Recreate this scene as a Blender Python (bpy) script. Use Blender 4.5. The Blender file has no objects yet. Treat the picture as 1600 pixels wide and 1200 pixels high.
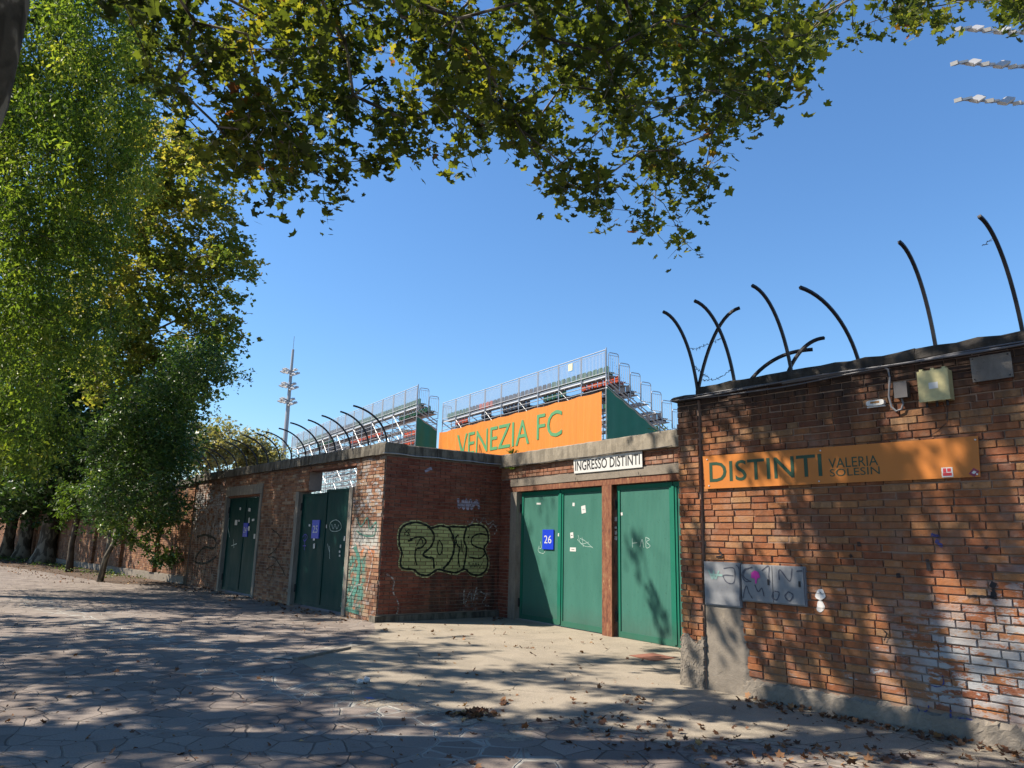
import bpy, math, random
import numpy as np
from mathutils import Matrix, Vector

# ------------------------------------------------------------------ camera
F_PX = 1150.0; PITCH = math.radians(12.07); ROLL = math.radians(1.4); CAM = np.array([0, 0, 1.6])
sc = bpy.context.scene
cd = bpy.data.cameras.new("camera"); cam = bpy.data.objects.new("camera", cd); sc.collection.objects.link(cam)
cam.location = CAM
cam.rotation_euler = (Matrix.Rotation(math.pi/2 + PITCH, 4, 'X') @ Matrix.Rotation(ROLL, 4, 'Z')).to_euler()
cd.sensor_width = 36; cd.lens = F_PX/1600*36; cd.clip_end = 3000; cd.clip_start = .05
sc.camera = cam
# ------------------------------------------------------------------ world, sun, exposure
SUN_DIR = Vector((1.0, .02, -1.09)).normalized()
elev = math.asin(-SUN_DIR.z)
w = bpy.data.worlds.new("World"); sc.world = w; w.use_nodes = True
nt = w.node_tree; sky = nt.nodes.new('ShaderNodeTexSky'); sky.sky_type = 'NISHITA'; sky.sun_disc = False
sky.sun_elevation = elev
sky.sun_rotation = math.atan2(-SUN_DIR.x, -SUN_DIR.y)   # clockwise from +Y
sky.altitude = 0; sky.air_density = 1.35; sky.dust_density = .0; sky.ozone_density = 10.0
hs = nt.nodes.new('ShaderNodeHueSaturation'); hs.inputs['Saturation'].default_value = 1.04; hs.inputs['Value'].default_value = 1.06
nt.links.new(sky.outputs[0], hs.inputs['Color']); nt.links.new(hs.outputs[0], nt.nodes['Background'].inputs[0]); nt.nodes['Background'].inputs[1].default_value = .084
sl = bpy.data.lights.new("sun", 'SUN'); sl.energy = 5.0; sl.angle = math.radians(.53); sl.color = (1, .90, .76)
sun = bpy.data.objects.new("sun", sl); sc.collection.objects.link(sun); sun.rotation_euler = SUN_DIR.to_track_quat('-Z', 'Y').to_euler()
sun.location = (-20, 0, 30)
sc.view_settings.view_transform = 'Standard'; sc.view_settings.look = 'None'; sc.view_settings.gamma = 1
sc.view_settings.exposure = 1.07
sc.cycles.max_bounces = 6; sc.cycles.diffuse_bounces = 3; sc.cycles.transparent_max_bounces = 8

rs = np.random.RandomState(7); random.seed(7)
col = sc.collection
def D(a): return math.radians(a)

# ------------------------------------------------------------------ photo measuring: pixel -> point on a real plane
RM = np.array((Matrix.Rotation(math.pi/2 + PITCH, 3, 'X') @ Matrix.Rotation(ROLL, 3, 'Z')))
def ray(x, y): return RM @ np.array([(x-800)/F_PX, -(y-600)/F_PX, -1.])
def gz(x, y, z=0.):
    d = ray(x, y); return CAM + d*((z-CAM[2])/d[2])
def at(x, y, Y):
    d = ray(x, y); return CAM + d*(Y/d[1])
class Plane:
    def __init__(s, P, ang): s.P = np.array(P, float); s.a = ang; s.u = np.array([math.cos(D(ang)), math.sin(D(ang))]); s.n = np.array([-s.u[1], s.u[0]])
    def __call__(s, x, y, off=0.):   # local (along, up) of a pixel on the plane shifted towards the street by off
        d = ray(x, y); P = s.P - s.n*off; k = np.dot(s.n, P-CAM[:2])/np.dot(s.n, d[:2]); q = CAM + d*k
        return float(np.dot(q[:2]-P, s.u)), float(q[2])
    def w(s, x, y, z): return np.array([*(s.P + s.u*x + s.n*y), z])
PL = Plane((-2.52, 14.9), -51); PR = Plane((2.12, 9.19), -51); PG = Plane((.05, 16.3), -56.5); PP = Plane((-2.52, 14.9), 37)

# ------------------------------------------------------------------ node helper
class NT:
    def __init__(s, name):
        s.m = bpy.data.materials.new(name); s.m.use_nodes = True; s.t = s.m.node_tree; s.t.nodes.clear()
        s.out = s.t.nodes.new('ShaderNodeOutputMaterial'); s._oc = None
    def L(s, a, b): s.t.links.new(a, b)
    def setin(s, sock, v):
        if isinstance(v, (int, float)):
            sock.default_value = v if sock.type not in ('RGBA', 'VECTOR') else ((v, v, v, 1) if sock.type == 'RGBA' else (v, v, v))
        elif isinstance(v, (tuple, list)):
            sock.default_value = tuple(v) + ((1,) if sock.type == 'RGBA' and len(v) == 3 else ())
        else: s.L(v, sock)
    def oc(s):
        if s._oc is None: s._oc = s.t.nodes.new('ShaderNodeTexCoord').outputs['Object']
        return s._oc
    def math(s, op, a, b=0., c=None, clamp=False):
        n = s.t.nodes.new('ShaderNodeMath'); n.operation = op; n.use_clamp = clamp
        s.setin(n.inputs[0], a); s.setin(n.inputs[1], b)
        if c is not None: s.setin(n.inputs[2], c)
        return n.outputs[0]
    def mul(s, a, b): return s.math('MULTIPLY', a, b)
    def add(s, a, b): return s.math('ADD', a, b)
    def noise(s, scale, detail=3., rough=.55, vec=None, dist=0.):
        n = s.t.nodes.new('ShaderNodeTexNoise'); n.inputs['Scale'].default_value = scale; n.inputs['Detail'].default_value = detail
        n.inputs['Roughness'].default_value = rough; n.inputs['Distortion'].default_value = dist; s.L(vec or s.oc(), n.inputs['Vector']); return n.outputs['Fac']
    def scalev(s, v, vec=None, loc=(0, 0, 0)):
        n = s.t.nodes.new('ShaderNodeMapping'); n.inputs['Scale'].default_value = v; n.inputs['Location'].default_value = loc; s.L(vec or s.oc(), n.inputs[0]); return n.outputs[0]
    def xyz(s, vec=None):
        n = s.t.nodes.new('ShaderNodeSeparateXYZ'); s.L(vec or s.oc(), n.inputs[0]); return n.outputs
    def comb(s, x, y, z):
        n = s.t.nodes.new('ShaderNodeCombineXYZ'); s.setin(n.inputs[0], x); s.setin(n.inputs[1], y); s.setin(n.inputs[2], z); return n.outputs[0]
    def mr(s, v, a, b, c=0., d=1.):
        n = s.t.nodes.new('ShaderNodeMapRange'); n.clamp = True
        s.setin(n.inputs[0], v); n.inputs[1].default_value = a; n.inputs[2].default_value = b; n.inputs[3].default_value = c; n.inputs[4].default_value = d; return n.outputs[0]
    def mix(s, f, a, b, mode='MIX'):
        n = s.t.nodes.new('ShaderNodeMix'); n.data_type = 'RGBA'; n.blend_type = mode
        s.setin(n.inputs[0], f); s.setin(n.inputs[6], a); s.setin(n.inputs[7], b); return n.outputs[2]
    def ramp(s, f, stops, interp='LINEAR'):
        n = s.t.nodes.new('ShaderNodeValToRGB'); n.color_ramp.interpolation = interp; e = n.color_ramp.elements
        while len(e) < len(stops): e.new(.5)
        for i, (p, c) in enumerate(stops): e[i].position = p; e[i].color = (*c, 1)
        s.L(f, n.inputs[0]); return n.outputs[0]
    def attr(s, name):
        n = s.t.nodes.new('ShaderNodeAttribute'); n.attribute_name = name; return n.outputs['Fac']
    def voro(s, scale, feature='F1', vec=None, out='Distance', rnd=1.):
        n = s.t.nodes.new('ShaderNodeTexVoronoi'); n.feature = feature; n.inputs['Scale'].default_value = scale
        n.inputs['Randomness'].default_value = rnd; s.L(vec or s.oc(), n.inputs['Vector']); return n.outputs[out]
    def bump(s, h, strength=.5, dist=.01, normal=None):
        n = s.t.nodes.new('ShaderNodeBump'); n.inputs['Strength'].default_value = strength; n.inputs['Distance'].default_value = dist
        s.L(h, n.inputs['Height'])
        if normal: s.L(normal, n.inputs['Normal'])
        return n.outputs[0]
    def box(s, x0, x1, z0, z1, soft=.15, wob=.25, ns=2.2):     # soft mask of a stained region in wall coordinates
        X, Y, Z = s.xyz(); n = s.mul(s.add(s.noise(ns, 3), -.5), wob*2)
        m = s.mr(s.add(X, n), x0-soft, x0+soft); m = s.mul(m, s.mr(s.add(X, n), x1-soft, x1+soft, 1, 0))
        m = s.mul(m, s.mr(s.add(Z, n), z0-soft, z0+soft)); return s.mul(m, s.mr(s.add(Z, n), z1-soft, z1+soft, 1, 0))
    def pbr(s, color, rough=.8, metal=0., normal=None, spec=.4):
        b = s.t.nodes.new('ShaderNodeBsdfPrincipled'); s.setin(b.inputs['Base Color'], color); s.setin(b.inputs['Roughness'], rough)
        s.setin(b.inputs['Metallic'], metal); b.inputs['Specular IOR Level'].default_value = spec
        if normal: s.L(normal, b.inputs['Normal'])
        s.L(b.outputs[0], s.out.inputs[0]); return b
    def alpha(s, b, a): s.setin(b.inputs['Alpha'], a)

def M_plain(name, c, rough=.6, metal=0., var=.15, scale=6., bump=0., spec=.4):
    n = NT(name); f = n.noise(scale, 4)
    cc = n.mix(f, tuple(x*(1-var) for x in c), tuple(min(1, x*(1+var)) for x in c))
    n.pbr(cc, rough, metal, n.bump(n.noise(scale*6, 3), .5, bump) if bump else None, spec); return n.m

def M_brick(name, stops, grime=0, white=[], dark=[], tint=None, mortar_smear=.25, teal=[], soot_top=None, orange=[]):
    n = NT(name); a = n.attr('bc'); b = n.attr('bd')
    c = n.ramp(a, stops)
    c = n.mix(n.mul(n.mr(n.noise(38, 4), .38, .75), .42), c, (.12, .055, .034))
    c = n.mix(n.mul(n.mr(n.noise(1.4, 5, .6), .45, .7), .3), c, (.26, .15, .09))
    c = n.mix(n.mul(n.mr(n.noise(14, 3), .5, .8), .35), c, (.30, .20, .13))
    c = n.mix(n.mul(n.mr(n.noise(3.2, 5, .7), .5, .7), mortar_smear), c, (.3, .26, .22))
    pit = n.mr(n.noise(70, 3), .62, .7)
    c = n.mix(n.mul(pit, .6), c, (.06, .03, .02))
    for x0, x1, z0, z1, thr in white:
        m = n.mul(n.box(x0, x1, z0, z1, .3, .4), n.mr(n.add(n.noise(7, 7, .75, n.scalev((.6, 1, 1.6))), n.mul(b, .12)), thr, thr+.04))
        c = n.mix(m, c, n.mix(n.noise(9), (.22, .22, .225), (.38, .38, .375)))
    for x0, x1, z0, z1, cc, thr in teal:
        m = n.mul(n.box(x0, x1, z0, z1, .08, .15), n.mr(n.noise(5, 5, .6), thr, thr+.1))
        c = n.mix(m, c, cc)
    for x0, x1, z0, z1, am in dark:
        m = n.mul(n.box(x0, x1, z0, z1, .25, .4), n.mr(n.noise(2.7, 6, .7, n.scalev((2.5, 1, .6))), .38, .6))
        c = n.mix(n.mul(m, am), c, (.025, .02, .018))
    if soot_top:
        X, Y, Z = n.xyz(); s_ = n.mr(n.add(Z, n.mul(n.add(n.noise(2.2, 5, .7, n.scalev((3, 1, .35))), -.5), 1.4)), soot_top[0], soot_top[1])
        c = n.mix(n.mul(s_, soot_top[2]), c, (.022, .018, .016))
    n.pbr(c, .9, 0, n.bump(n.add(n.noise(90, 4), n.mul(n.noise(22, 4), 2)), .9, .004), .2)
    return n.m

def M_mortar(name, c, dark=.5, white=[]):
    n = NT(name); f = n.noise(30, 4); g = n.noise(2, 5)
    cc = n.mix(n.mul(n.mr(g, .35, .7), dark), n.mix(f, tuple(x*.7 for x in c), c), tuple(x*.18 for x in c))
    for x0, x1, z0, z1, thr in white:
        m = n.mul(n.box(x0, x1, z0, z1, .3, .4), n.mr(n.noise(7, 7, .75, n.scalev((.6, 1, 1.6))), thr-.03, thr+.05)); cc = n.mix(n.mul(m, .75), cc, (.27, .265, .26))
    n.pbr(cc, .95, 0, n.bump(f, .8, .006), .1); return n.m

def M_concrete(name, c, grime=.5, lo=None, streak=True):
    n = NT(name); f = n.noise(18, 5, .7); g = n.noise(3, 6, .65, n.scalev((3, 3, .7)) if streak else None)
    cc = n.mix(f, tuple(x*.72 for x in c), tuple(x*1.15 for x in c))
    cc = n.mix(n.mul(n.mr(g, .42, .62), grime), cc, lo or tuple(x*.2 for x in c))
    cc = n.mix(n.mul(n.mr(n.noise(60, 2), .64, .7), .5), cc, tuple(x*.35 for x in c))
    n.pbr(cc, .92, 0, n.bump(n.add(f, n.noise(80, 3)), .8, .006), .2); return n.m

def M_gate(name, c, flute=True, wear=.3):
    n = NT(name); X, Y, Z = n.xyz()
    f = n.noise(2.2, 5, .6, n.scalev((2, 1, .5))); s_ = n.noise(9, 6, .7, n.scalev((6, 1, .5)))
    cc = n.mix(f, tuple(x*.75 for x in c), tuple(x*1.15 for x in c))
    cc = n.mix(n.mul(n.mr(s_, .56, .75), wear), cc, (.11, .17, .15))
    cc = n.mix(n.mul(n.mr(n.noise(25, 5), .64, .68), wear), cc, tuple(x*.3 for x in c))
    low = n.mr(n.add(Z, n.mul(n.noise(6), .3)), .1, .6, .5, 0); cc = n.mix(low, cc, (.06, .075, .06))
    nm = n.bump(n.math('SINE', n.mul(X, 2*math.pi/.032)), .35, .004) if flute else n.bump(n.noise(5, 3), .3, .01)
    n.pbr(cc, n.mr(f, .3, .7, .5, .68), 0, nm, .16); return n.m

def M_leaf(name, stops, trans=.45, rough=.5):
    n = NT(name); c = n.ramp(n.attr('lv'), stops)
    t = n.t
    b = t.nodes.new('ShaderNodeBsdfPrincipled'); n.setin(b.inputs['Base Color'], c); b.inputs['Roughness'].default_value = rough; b.inputs['Specular IOR Level'].default_value = .35
    tr = t.nodes.new('ShaderNodeBsdfTranslucent'); c2 = n.mix(1., c, (1.5, 1.45, .6), 'MULTIPLY'); n.L(c2, tr.inputs[0])
    mx = t.nodes.new('ShaderNodeMixShader'); mx.inputs[0].default_value = trans; n.L(b.outputs[0], mx.inputs[1]); n.L(tr.outputs[0], mx.inputs[2]); n.L(mx.outputs[0], n.out.inputs[0])
    return n.m

def M_bark(name, stops, scale=6.):
    n = NT(name); v = n.noise(scale, 3, .5, n.scalev((1, 1, .45)), .6); f = n.noise(30, 4)
    c = n.mix(n.mul(f, .4), n.ramp(v, stops, 'EASE'), (.03, .025, .02))
    n.pbr(c, .9, 0, n.bump(n.add(v, n.mul(f, .4)), .8, .02), .2); return n.m

def M_decal(name, c, bw, rh, cover=.9, var=.25, mortar=.5):
    """spray paint lying on the brickwork: follows the courses, thin where the paint has worn"""
    n = NT(name); X, Y, Z = n.xyz()
    br = n.t.nodes.new('ShaderNodeTexBrick'); br.offset = .5; br.offset_frequency = 2
    n.L(n.comb(X, Z, 0.), br.inputs['Vector']); br.inputs['Scale'].default_value = 1; br.inputs['Brick Width'].default_value = bw; br.inputs['Row Height'].default_value = rh
    br.inputs['Mortar Size'].default_value = .0075; br.inputs['Color1'].default_value = (0, 0, 0, 1); br.inputs['Color2'].default_value = (1, 1, 1, 1)
    cc = n.mix(br.outputs['Color'], tuple(x*(1-var) for x in c), tuple(min(1, x*(1+var)) for x in c))
    cc = n.mix(n.mr(n.noise(26, 4), .45, .75, 0, .5), cc, tuple(x*.45 for x in c))
    al = n.mr(n.noise(16, 5, .7), .5-.45*cover-.02, .5-.45*cover+.12+.0, 0, 1)
    al = n.mul(al, n.math('SUBTRACT', 1., n.mul(br.outputs['Fac'], mortar)))
    b = n.pbr(cc, .75, 0, None, .3); n.alpha(b, al); return n.m

# ------------------------------------------------------------------ mesh builder
class MB:
    def __init__(s): s.v = []; s.f = []; s.mi = []; s.mats = []; s.cur = 0; s.at = {}
    def mat(s, m):
        if m not in s.mats: s.mats.append(m)
        s.cur = s.mats.index(m); return s
    def poly(s, pts, faces=None):
        k = len(s.v); s.v += [tuple(map(float, p)) for p in pts]
        for f in (faces or [tuple(range(len(pts)))]): s.f.append(tuple(k+i for i in f)); s.mi.append(s.cur)
        return s
    BF = [(0, 3, 2, 1), (4, 5, 6, 7), (0, 1, 5, 4), (1, 2, 6, 5), (2, 3, 7, 6), (3, 0, 4, 7)]
    def box(s, x0, x1, y0, y1, z0, z1, M=None, jit=0.):
        p = [(x0, y0, z0), (x1, y0, z0), (x1, y1, z0), (x0, y1, z0), (x0, y0, z1), (x1, y0, z1), (x1, y1, z1), (x0, y1, z1)]
        if jit: p = [tuple(c + rs.uniform(-jit, jit) for c in q) for q in p]
        if M is not None: p = [tuple(M @ Vector(q)) for q in p]
        return s.poly(p, s.BF)
    def tube(s, pts, r, n=8, cap=True):
        pts = [Vector(p) for p in pts]; rr = r if hasattr(r, '__len__') else [r]*len(pts); k = len(s.v); up = None
        for i, p in enumerate(pts):
            t = (pts[min(i+1, len(pts)-1)] - pts[max(i-1, 0)])
            t = t.normalized() if t.length > 1e-9 else Vector((0, 0, 1))
            if up is None: up = t.cross(Vector((0, 0, 1)) if abs(t.z) < .9 else Vector((1, 0, 0))).normalized()
            else: up = (up - t*up.dot(t)).normalized()
            b = t.cross(up)
            for j in range(n):
                a = 2*math.pi*j/n; s.v.append(tuple(p + (up*math.cos(a) + b*math.sin(a))*rr[i]))
        for i in range(len(pts)-1):
            for j in range(n):
                j2 = (j+1) % n; s.f.append((k+i*n+j, k+i*n+j2, k+(i+1)*n+j2, k+(i+1)*n+j)); s.mi.append(s.cur)
        if cap:
            s.f.append(tuple(k+j for j in reversed(range(n)))); s.f.append(tuple(k+(len(pts)-1)*n+j for j in range(n))); s.mi += [s.cur]*2
        return s
    def prism(s, pts2, y0, y1):    # outline in (x,z), extruded in y
        n = len(pts2); P = [(x, y0, z) for x, z in pts2] + [(x, y1, z) for x, z in pts2]
        return s.poly(P, [tuple(range(n)), tuple(reversed(range(n, 2*n)))] + [(i, i+n, (i+1) % n+n, (i+1) % n) for i in range(n)])
    def ribbon(s, pts2, wd, y, smooth=True):
        p = [np.array(q, float) for q in pts2]
        if smooth and len(p) > 2:
            o = []; q = [p[0]] + p + [p[-1]]
            for i in range(1, len(q)-2):
                for t in np.linspace(0, 1, 6, endpoint=False):
                    a, b, c, d = q[i-1], q[i], q[i+1], q[i+2]
                    o.append(.5*((2*b)+(-a+c)*t+(2*a-5*b+4*c-d)*t*t+(-a+3*b-3*c+d)*t**3))
            p = o + [p[-1]]
        k = len(s.v); n = len(p)
        for i, q in enumerate(p):
            t = p[min(i+1, n-1)] - p[max(i-1, 0)]; t = t/(np.linalg.norm(t)+1e-9); m = np.array([-t[1], t[0]])*wd/2*(1 + .25*math.sin(i*1.7))
            yy = y - .00002*i
            s.v += [(q[0]+m[0], yy, q[1]+m[1]), (q[0]-m[0], yy, q[1]-m[1])]
        for i in range(n-1): s.f.append((k+2*i, k+2*i+1, k+2*i+3, k+2*i+2)); s.mi.append(s.cur)
        return s
    def text(s, txt, x0, x1, z0, z1, y, bold=0.):
        cu = bpy.data.curves.new('t', 'FONT'); cu.body = txt; cu.size = 1; cu.extrude = 0; cu.resolution_u = 3; cu.offset = bold
        o = bpy.data.objects.new('t', cu); col.objects.link(o); bpy.context.view_layer.update()
        me = bpy.data.meshes.new_from_object(o.evaluated_get(bpy.context.evaluated_depsgraph_get()))
        V = np.array([v.co[:] for v in me.vertices]); Fs = [tuple(p.vertices) for p in me.polygons]
        a = V.min(0); b = V.max(0); U = (V[:, 0]-a[0])/(b[0]-a[0]); W = (V[:, 1]-a[1])/(b[1]-a[1])
        P = [(x0+(x1-x0)*u, y, z0+(z1-z0)*v_) for u, v_ in zip(U, W)]
        s.poly(P, Fs); bpy.data.objects.remove(o); bpy.data.curves.remove(cu); bpy.data.meshes.remove(me); return s
    def build(s, name, m=None, parent=None, smooth=False, kind=None):
        me = bpy.data.meshes.new(name); me.from_pydata(s.v, [], s.f)
        for q in (s.mats or [m]): me.materials.append(q)
        if s.mats: me.polygons.foreach_set('material_index', s.mi)
        for k, a in s.at.items(): A = me.attributes.new(k, 'FLOAT', 'POINT'); A.data.foreach_set('value', np.array(a, dtype=np.float32))
        if smooth: me.polygons.foreach_set('use_smooth', [True]*len(me.polygons))
        me.update(); o = bpy.data.objects.new(name, me); col.objects.link(o); o.parent = parent
        if kind: o['kind'] = kind
        return o
def tag(o, label=None, cat=None, group=None, kind=None):
    if label: o['label'] = label
    if cat: o['category'] = cat
    if group: o['group'] = group
    if kind: o['kind'] = kind
    return o
def empty(name, loc, rz=0., **k):
    o = bpy.data.objects.new(name, None); col.objects.link(o); o.location = tuple(map(float, loc)); o.rotation_euler = (0, 0, D(rz)); o.empty_display_size = .2
    return tag(o, **k)
def onplane(name, P, **k): return empty(name, (P.P[0], P.P[1], 0), P.a, **k)
def copy_tree(o, parent=None):
    c = o.copy(); col.objects.link(c); c.parent = parent
    for ch in o.children: copy_tree(ch, c)
    return c
ORD = 'first second third fourth fifth sixth seventh eighth ninth tenth eleventh twelfth thirteenth fourteenth fifteenth sixteenth seventeenth eighteenth nineteenth twentieth'.split()

BW, RH = .262, .072
def bricks(x0, x1, z0, z1, openings=(), y=0., jit=.0035, depth=.035, mb=None, miss=.0, lo=.0, ragged=0., irregular=False):
    """running-bond brickwork, every brick a little block of its own colour"""
    mb = mb or MB(); bc = mb.at.setdefault('bc', []); bd = mb.at.setdefault('bd', []); g = .0055
    j0 = int(math.floor(z0/RH)); j1 = int(math.ceil(z1/RH))
    for j in range(j0, j1):
        za, zb = max(j*RH, z0)+g, min((j+1)*RH, z1)-g
        if zb-za < .012: continue
        iv = [(x0 + rs.uniform(0, ragged), x1)]
        for (xa, xb, oa, ob) in openings:
            if j*RH+RH/2 > oa and j*RH+RH/2 < ob:
                nv = []
                for a, b in iv:
                    if xb <= a or xa >= b: nv.append((a, b)); continue
                    if a < xa: nv.append((a, xa))
                    if b > xb: nv.append((xb, b))
                iv = nv
        off = (j % 2)*BW*.5
        for a, b in iv:
            i = int(math.floor((a-off)/BW)); cur = a-rs.uniform(0, .2)
            while True:
                if irregular:
                    if cur >= b: break
                    nx_ = cur + (rs.uniform(.235, .29) if rs.rand() < .62 else (rs.uniform(.11, .15) if rs.rand() < .5 else rs.uniform(.16, .23)))
                    u0 = max(cur, a)+g*rs.uniform(.5, 1.5); u1 = min(nx_, b)-g*rs.uniform(.5, 1.5); cur = nx_
                else:
                    u0 = max(i*BW+off, a)+g; u1 = min((i+1)*BW+off, b)-g
                    if i*BW+off >= b: break
                    i += 1
                if u1-u0 < .02: continue
                if not irregular and rs.rand() < .28 and u1-u0 > .2: cut = [(u0, (u0+u1)/2-g), ((u0+u1)/2+g, u1)]
                else: cut = [(u0, u1)]
                for p, q in cut:
                    yy = y + rs.uniform(-jit, jit) + (.012 if rs.rand() < miss else 0)
                    wz = rs.uniform(-.0035, .0035) if irregular else 0.; za0, zb0 = za, zb; za, zb = za+wz+(rs.uniform(-.002, .003) if irregular else 0), zb+wz
                    k = .0035; e = lambda s_=.003: rs.uniform(-s_*.6, s_); t = rs.uniform(-.0025, .0025)
                    P = [(p+k+e(), yy+t, za+k+e()), (q-k+e(), yy-t, za+k+e()), (q-k+e(), yy-t, zb-k+e()), (p+k+e(), yy+t, zb-k+e()),
                         (p, yy+.006, za), (q, yy+.006, za), (q, yy+.006, zb), (p, yy+.006, zb),
                         (p, y+depth, za), (q, y+depth, za), (q, y+depth, zb), (p, y+depth, zb)]
                    mb.poly(P, [(0, 1, 2, 3)] + [(c+4, (c+1) % 4+4, (c+1) % 4, c) for c in range(4)] + [(c+8, (c+1) % 4+8, (c+1) % 4+4, c+4) for c in range(4)])
                    r1, r2 = rs.rand(), rs.rand(); bc += [r1]*12; bd += [r2]*12; za, zb = za0, zb0
    return mb

# ------------------------------------------------------------------ materials
OR = [(0, (.17, .055, .027)), (.2, (.22, .072, .03)), (.5, (.265, .095, .036)), (.75, (.295, .118, .044)), (.9, (.32, .15, .06)), (1, (.34, .19, .09))]
RD = [(0, (.11, .028, .02)), (.5, (.16, .043, .03)), (1, (.21, .065, .042))]
MX = [(0, (.13, .06, .038)), (.3, (.21, .09, .05)), (.6, (.28, .135, .075)), (.85, (.33, .2, .12)), (1, (.33, .26, .19))]
WH = [(2.5, 4.6, .1, 1.0, .53), (3.25, 4.6, .8, 1.4, .56), (3.2, 4.2, .3, .8, .51)]
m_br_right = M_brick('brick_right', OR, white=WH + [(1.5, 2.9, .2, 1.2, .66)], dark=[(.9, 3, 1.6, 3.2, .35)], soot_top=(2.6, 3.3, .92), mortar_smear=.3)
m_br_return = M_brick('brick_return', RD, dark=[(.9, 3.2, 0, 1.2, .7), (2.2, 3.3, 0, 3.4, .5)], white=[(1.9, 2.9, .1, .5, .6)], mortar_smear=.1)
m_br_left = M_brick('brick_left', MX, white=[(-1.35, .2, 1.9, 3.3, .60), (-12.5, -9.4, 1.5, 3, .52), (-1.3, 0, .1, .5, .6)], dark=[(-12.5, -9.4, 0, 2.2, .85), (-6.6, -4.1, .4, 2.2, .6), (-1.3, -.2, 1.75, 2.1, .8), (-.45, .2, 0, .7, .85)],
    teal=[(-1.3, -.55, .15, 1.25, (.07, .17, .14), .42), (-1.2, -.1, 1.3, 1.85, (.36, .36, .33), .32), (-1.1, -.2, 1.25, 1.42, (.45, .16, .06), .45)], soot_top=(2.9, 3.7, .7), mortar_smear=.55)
m_br_far = M_brick('brick_far', [(0, (.18, .07, .035)), (.5, (.3, .135, .065)), (1, (.38, .21, .105))], dark=[(-40, 0, 0, 4, .6)], mortar_smear=.6)
m_br_gate = M_brick('brick_gate', [(0, (.15, .058, .036)), (.5, (.24, .105, .062)), (1, (.32, .19, .125))], mortar_smear=.6)
m_mort = M_mortar('mortar_dark', (.30, .20, .145), .25, WH); m_mort_l = M_mortar('mortar_pale', (.3, .24, .2), .3)
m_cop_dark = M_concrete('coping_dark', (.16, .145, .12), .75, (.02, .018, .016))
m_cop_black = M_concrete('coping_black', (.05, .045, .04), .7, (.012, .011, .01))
m_cop_pale = M_concrete('coping_pale', (.26, .228, .18), .55, (.10, .088, .07))  # paler concrete for the gate wall coping
m_conc = M_concrete('concrete', (.25, .225, .19), .45, (.1, .09, .075))
m_cement = M_concrete('cement_render', (.22, .19, .155), .35, (.10, .085, .07), False)
m_rust = NT('rusty_steel'); _f = m_rust.noise(7, 6, .7, m_rust.scalev((3, 3, 1))); m_rust.pbr(m_rust.ramp(_f, [(.3, (.05, .02, .014)), (.5, (.17, .06, .03)), (.64, (.2, .1, .05)), (.72, (.42, .3, .14))]), .85, 0, m_rust.bump(_f, .5, .01)); m_rust = m_rust.m
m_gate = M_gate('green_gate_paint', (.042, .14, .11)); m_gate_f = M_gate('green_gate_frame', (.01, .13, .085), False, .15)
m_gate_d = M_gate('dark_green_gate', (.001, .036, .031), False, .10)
m_blue = M_plain('blue_plate', (.01, .04, .45), .4, var=.08); m_white = M_plain('white_paint', (.5, .5, .485), .5, var=.08)
m_black = M_plain('black_ink', (.02, .02, .022), .5); m_iron = M_plain('black_iron', (.018, .017, .02), .5, .3, .3)
m_orange = NT('orange_sign'); _f = m_orange.noise(3, 5); m_orange.pbr(m_orange.mix(m_orange.mul(m_orange.mr(m_orange.noise(18, 5, .7), .55, .8), .25), m_orange.mix(_f, (.40, .125, .014), (.45, .15, .019)), (.28, .11, .05)), .5); m_orange = m_orange.m
m_sgreen = M_plain('sign_green_ink', (.01, .045, .022), .5)
m_galv = M_plain('galvanised_steel', (.40, .41, .42), .45, .55, .15); m_galvw = M_plain('pale_steel', (.5, .51, .52), .5, .2, .1)
m_alu = M_plain('plank_steel', (.36, .355, .35), .55, .3, .25)
m_plank = M_plain('brown_plank', (.13, .08, .065), .7, 0, .3)
m_ban = NT('orange_banner'); _x = m_ban.noise(1.1, 3, .5, m_ban.scalev((3, 1, .25))); m_ban.pbr(m_ban.mix(_x, (.48, .15, .011), (.54, .18, .02)), .6, 0, m_ban.bump(_x, .5, .12)); m_ban = m_ban.m
m_bgreen = M_plain('banner_green', (.07, .23, .09), .6, var=.1); m_tarp = M_plain('green_tarp', (.012, .15, .09), .5, var=.2, scale=1.5)
m_sg = M_plain('seat_green', (.02, .085, .05), .45); m_so = M_plain('seat_orange', (.36, .06, .025), .45); m_sb = M_plain('seat_dark', (.03, .035, .05), .45)

# ------------------------------------------------------------------ ground
g = NT('porphyry_paving')
X, Y, Z = g.xyz()
wv = g.t.nodes.new('ShaderNodeVectorMath'); wv.operation = 'ADD'; g.L(g.oc(), wv.inputs[0])
nz = g.t.nodes.new('ShaderNodeTexNoise'); nz.inputs['Scale'].default_value = 1.6; g.L(g.oc(), nz.inputs['Vector'])
sc_ = g.t.nodes.new('ShaderNodeVectorMath'); sc_.operation = 'SCALE'; sc_.inputs['Scale'].default_value = .13; g.L(nz.outputs['Color'], sc_.inputs[0]); g.L(sc_.outputs[0], wv.inputs[1])
edge = g.voro(3.3, 'DISTANCE_TO_EDGE', wv.outputs[0]); cell = g.voro(3.3, 'F1', wv.outputs[0], 'Color')
cs = g.t.nodes.new('ShaderNodeSeparateColor'); g.L(cell, cs.inputs[0])
base = g.ramp(cs.outputs[0], [(0, (.14, .114, .10)), (.35, (.185, .153, .135)), (.65, (.215, .18, .158)), (1, (.25, .212, .186))])
base = g.mix(g.mul(g.mr(g.noise(.6, 5), .4, .7), .45), base, (.24, .205, .17))
base = g.mix(g.mul(g.mr(g.noise(60, 5, .75), .45, .7), .55), base, (.075, .064, .058))
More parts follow.
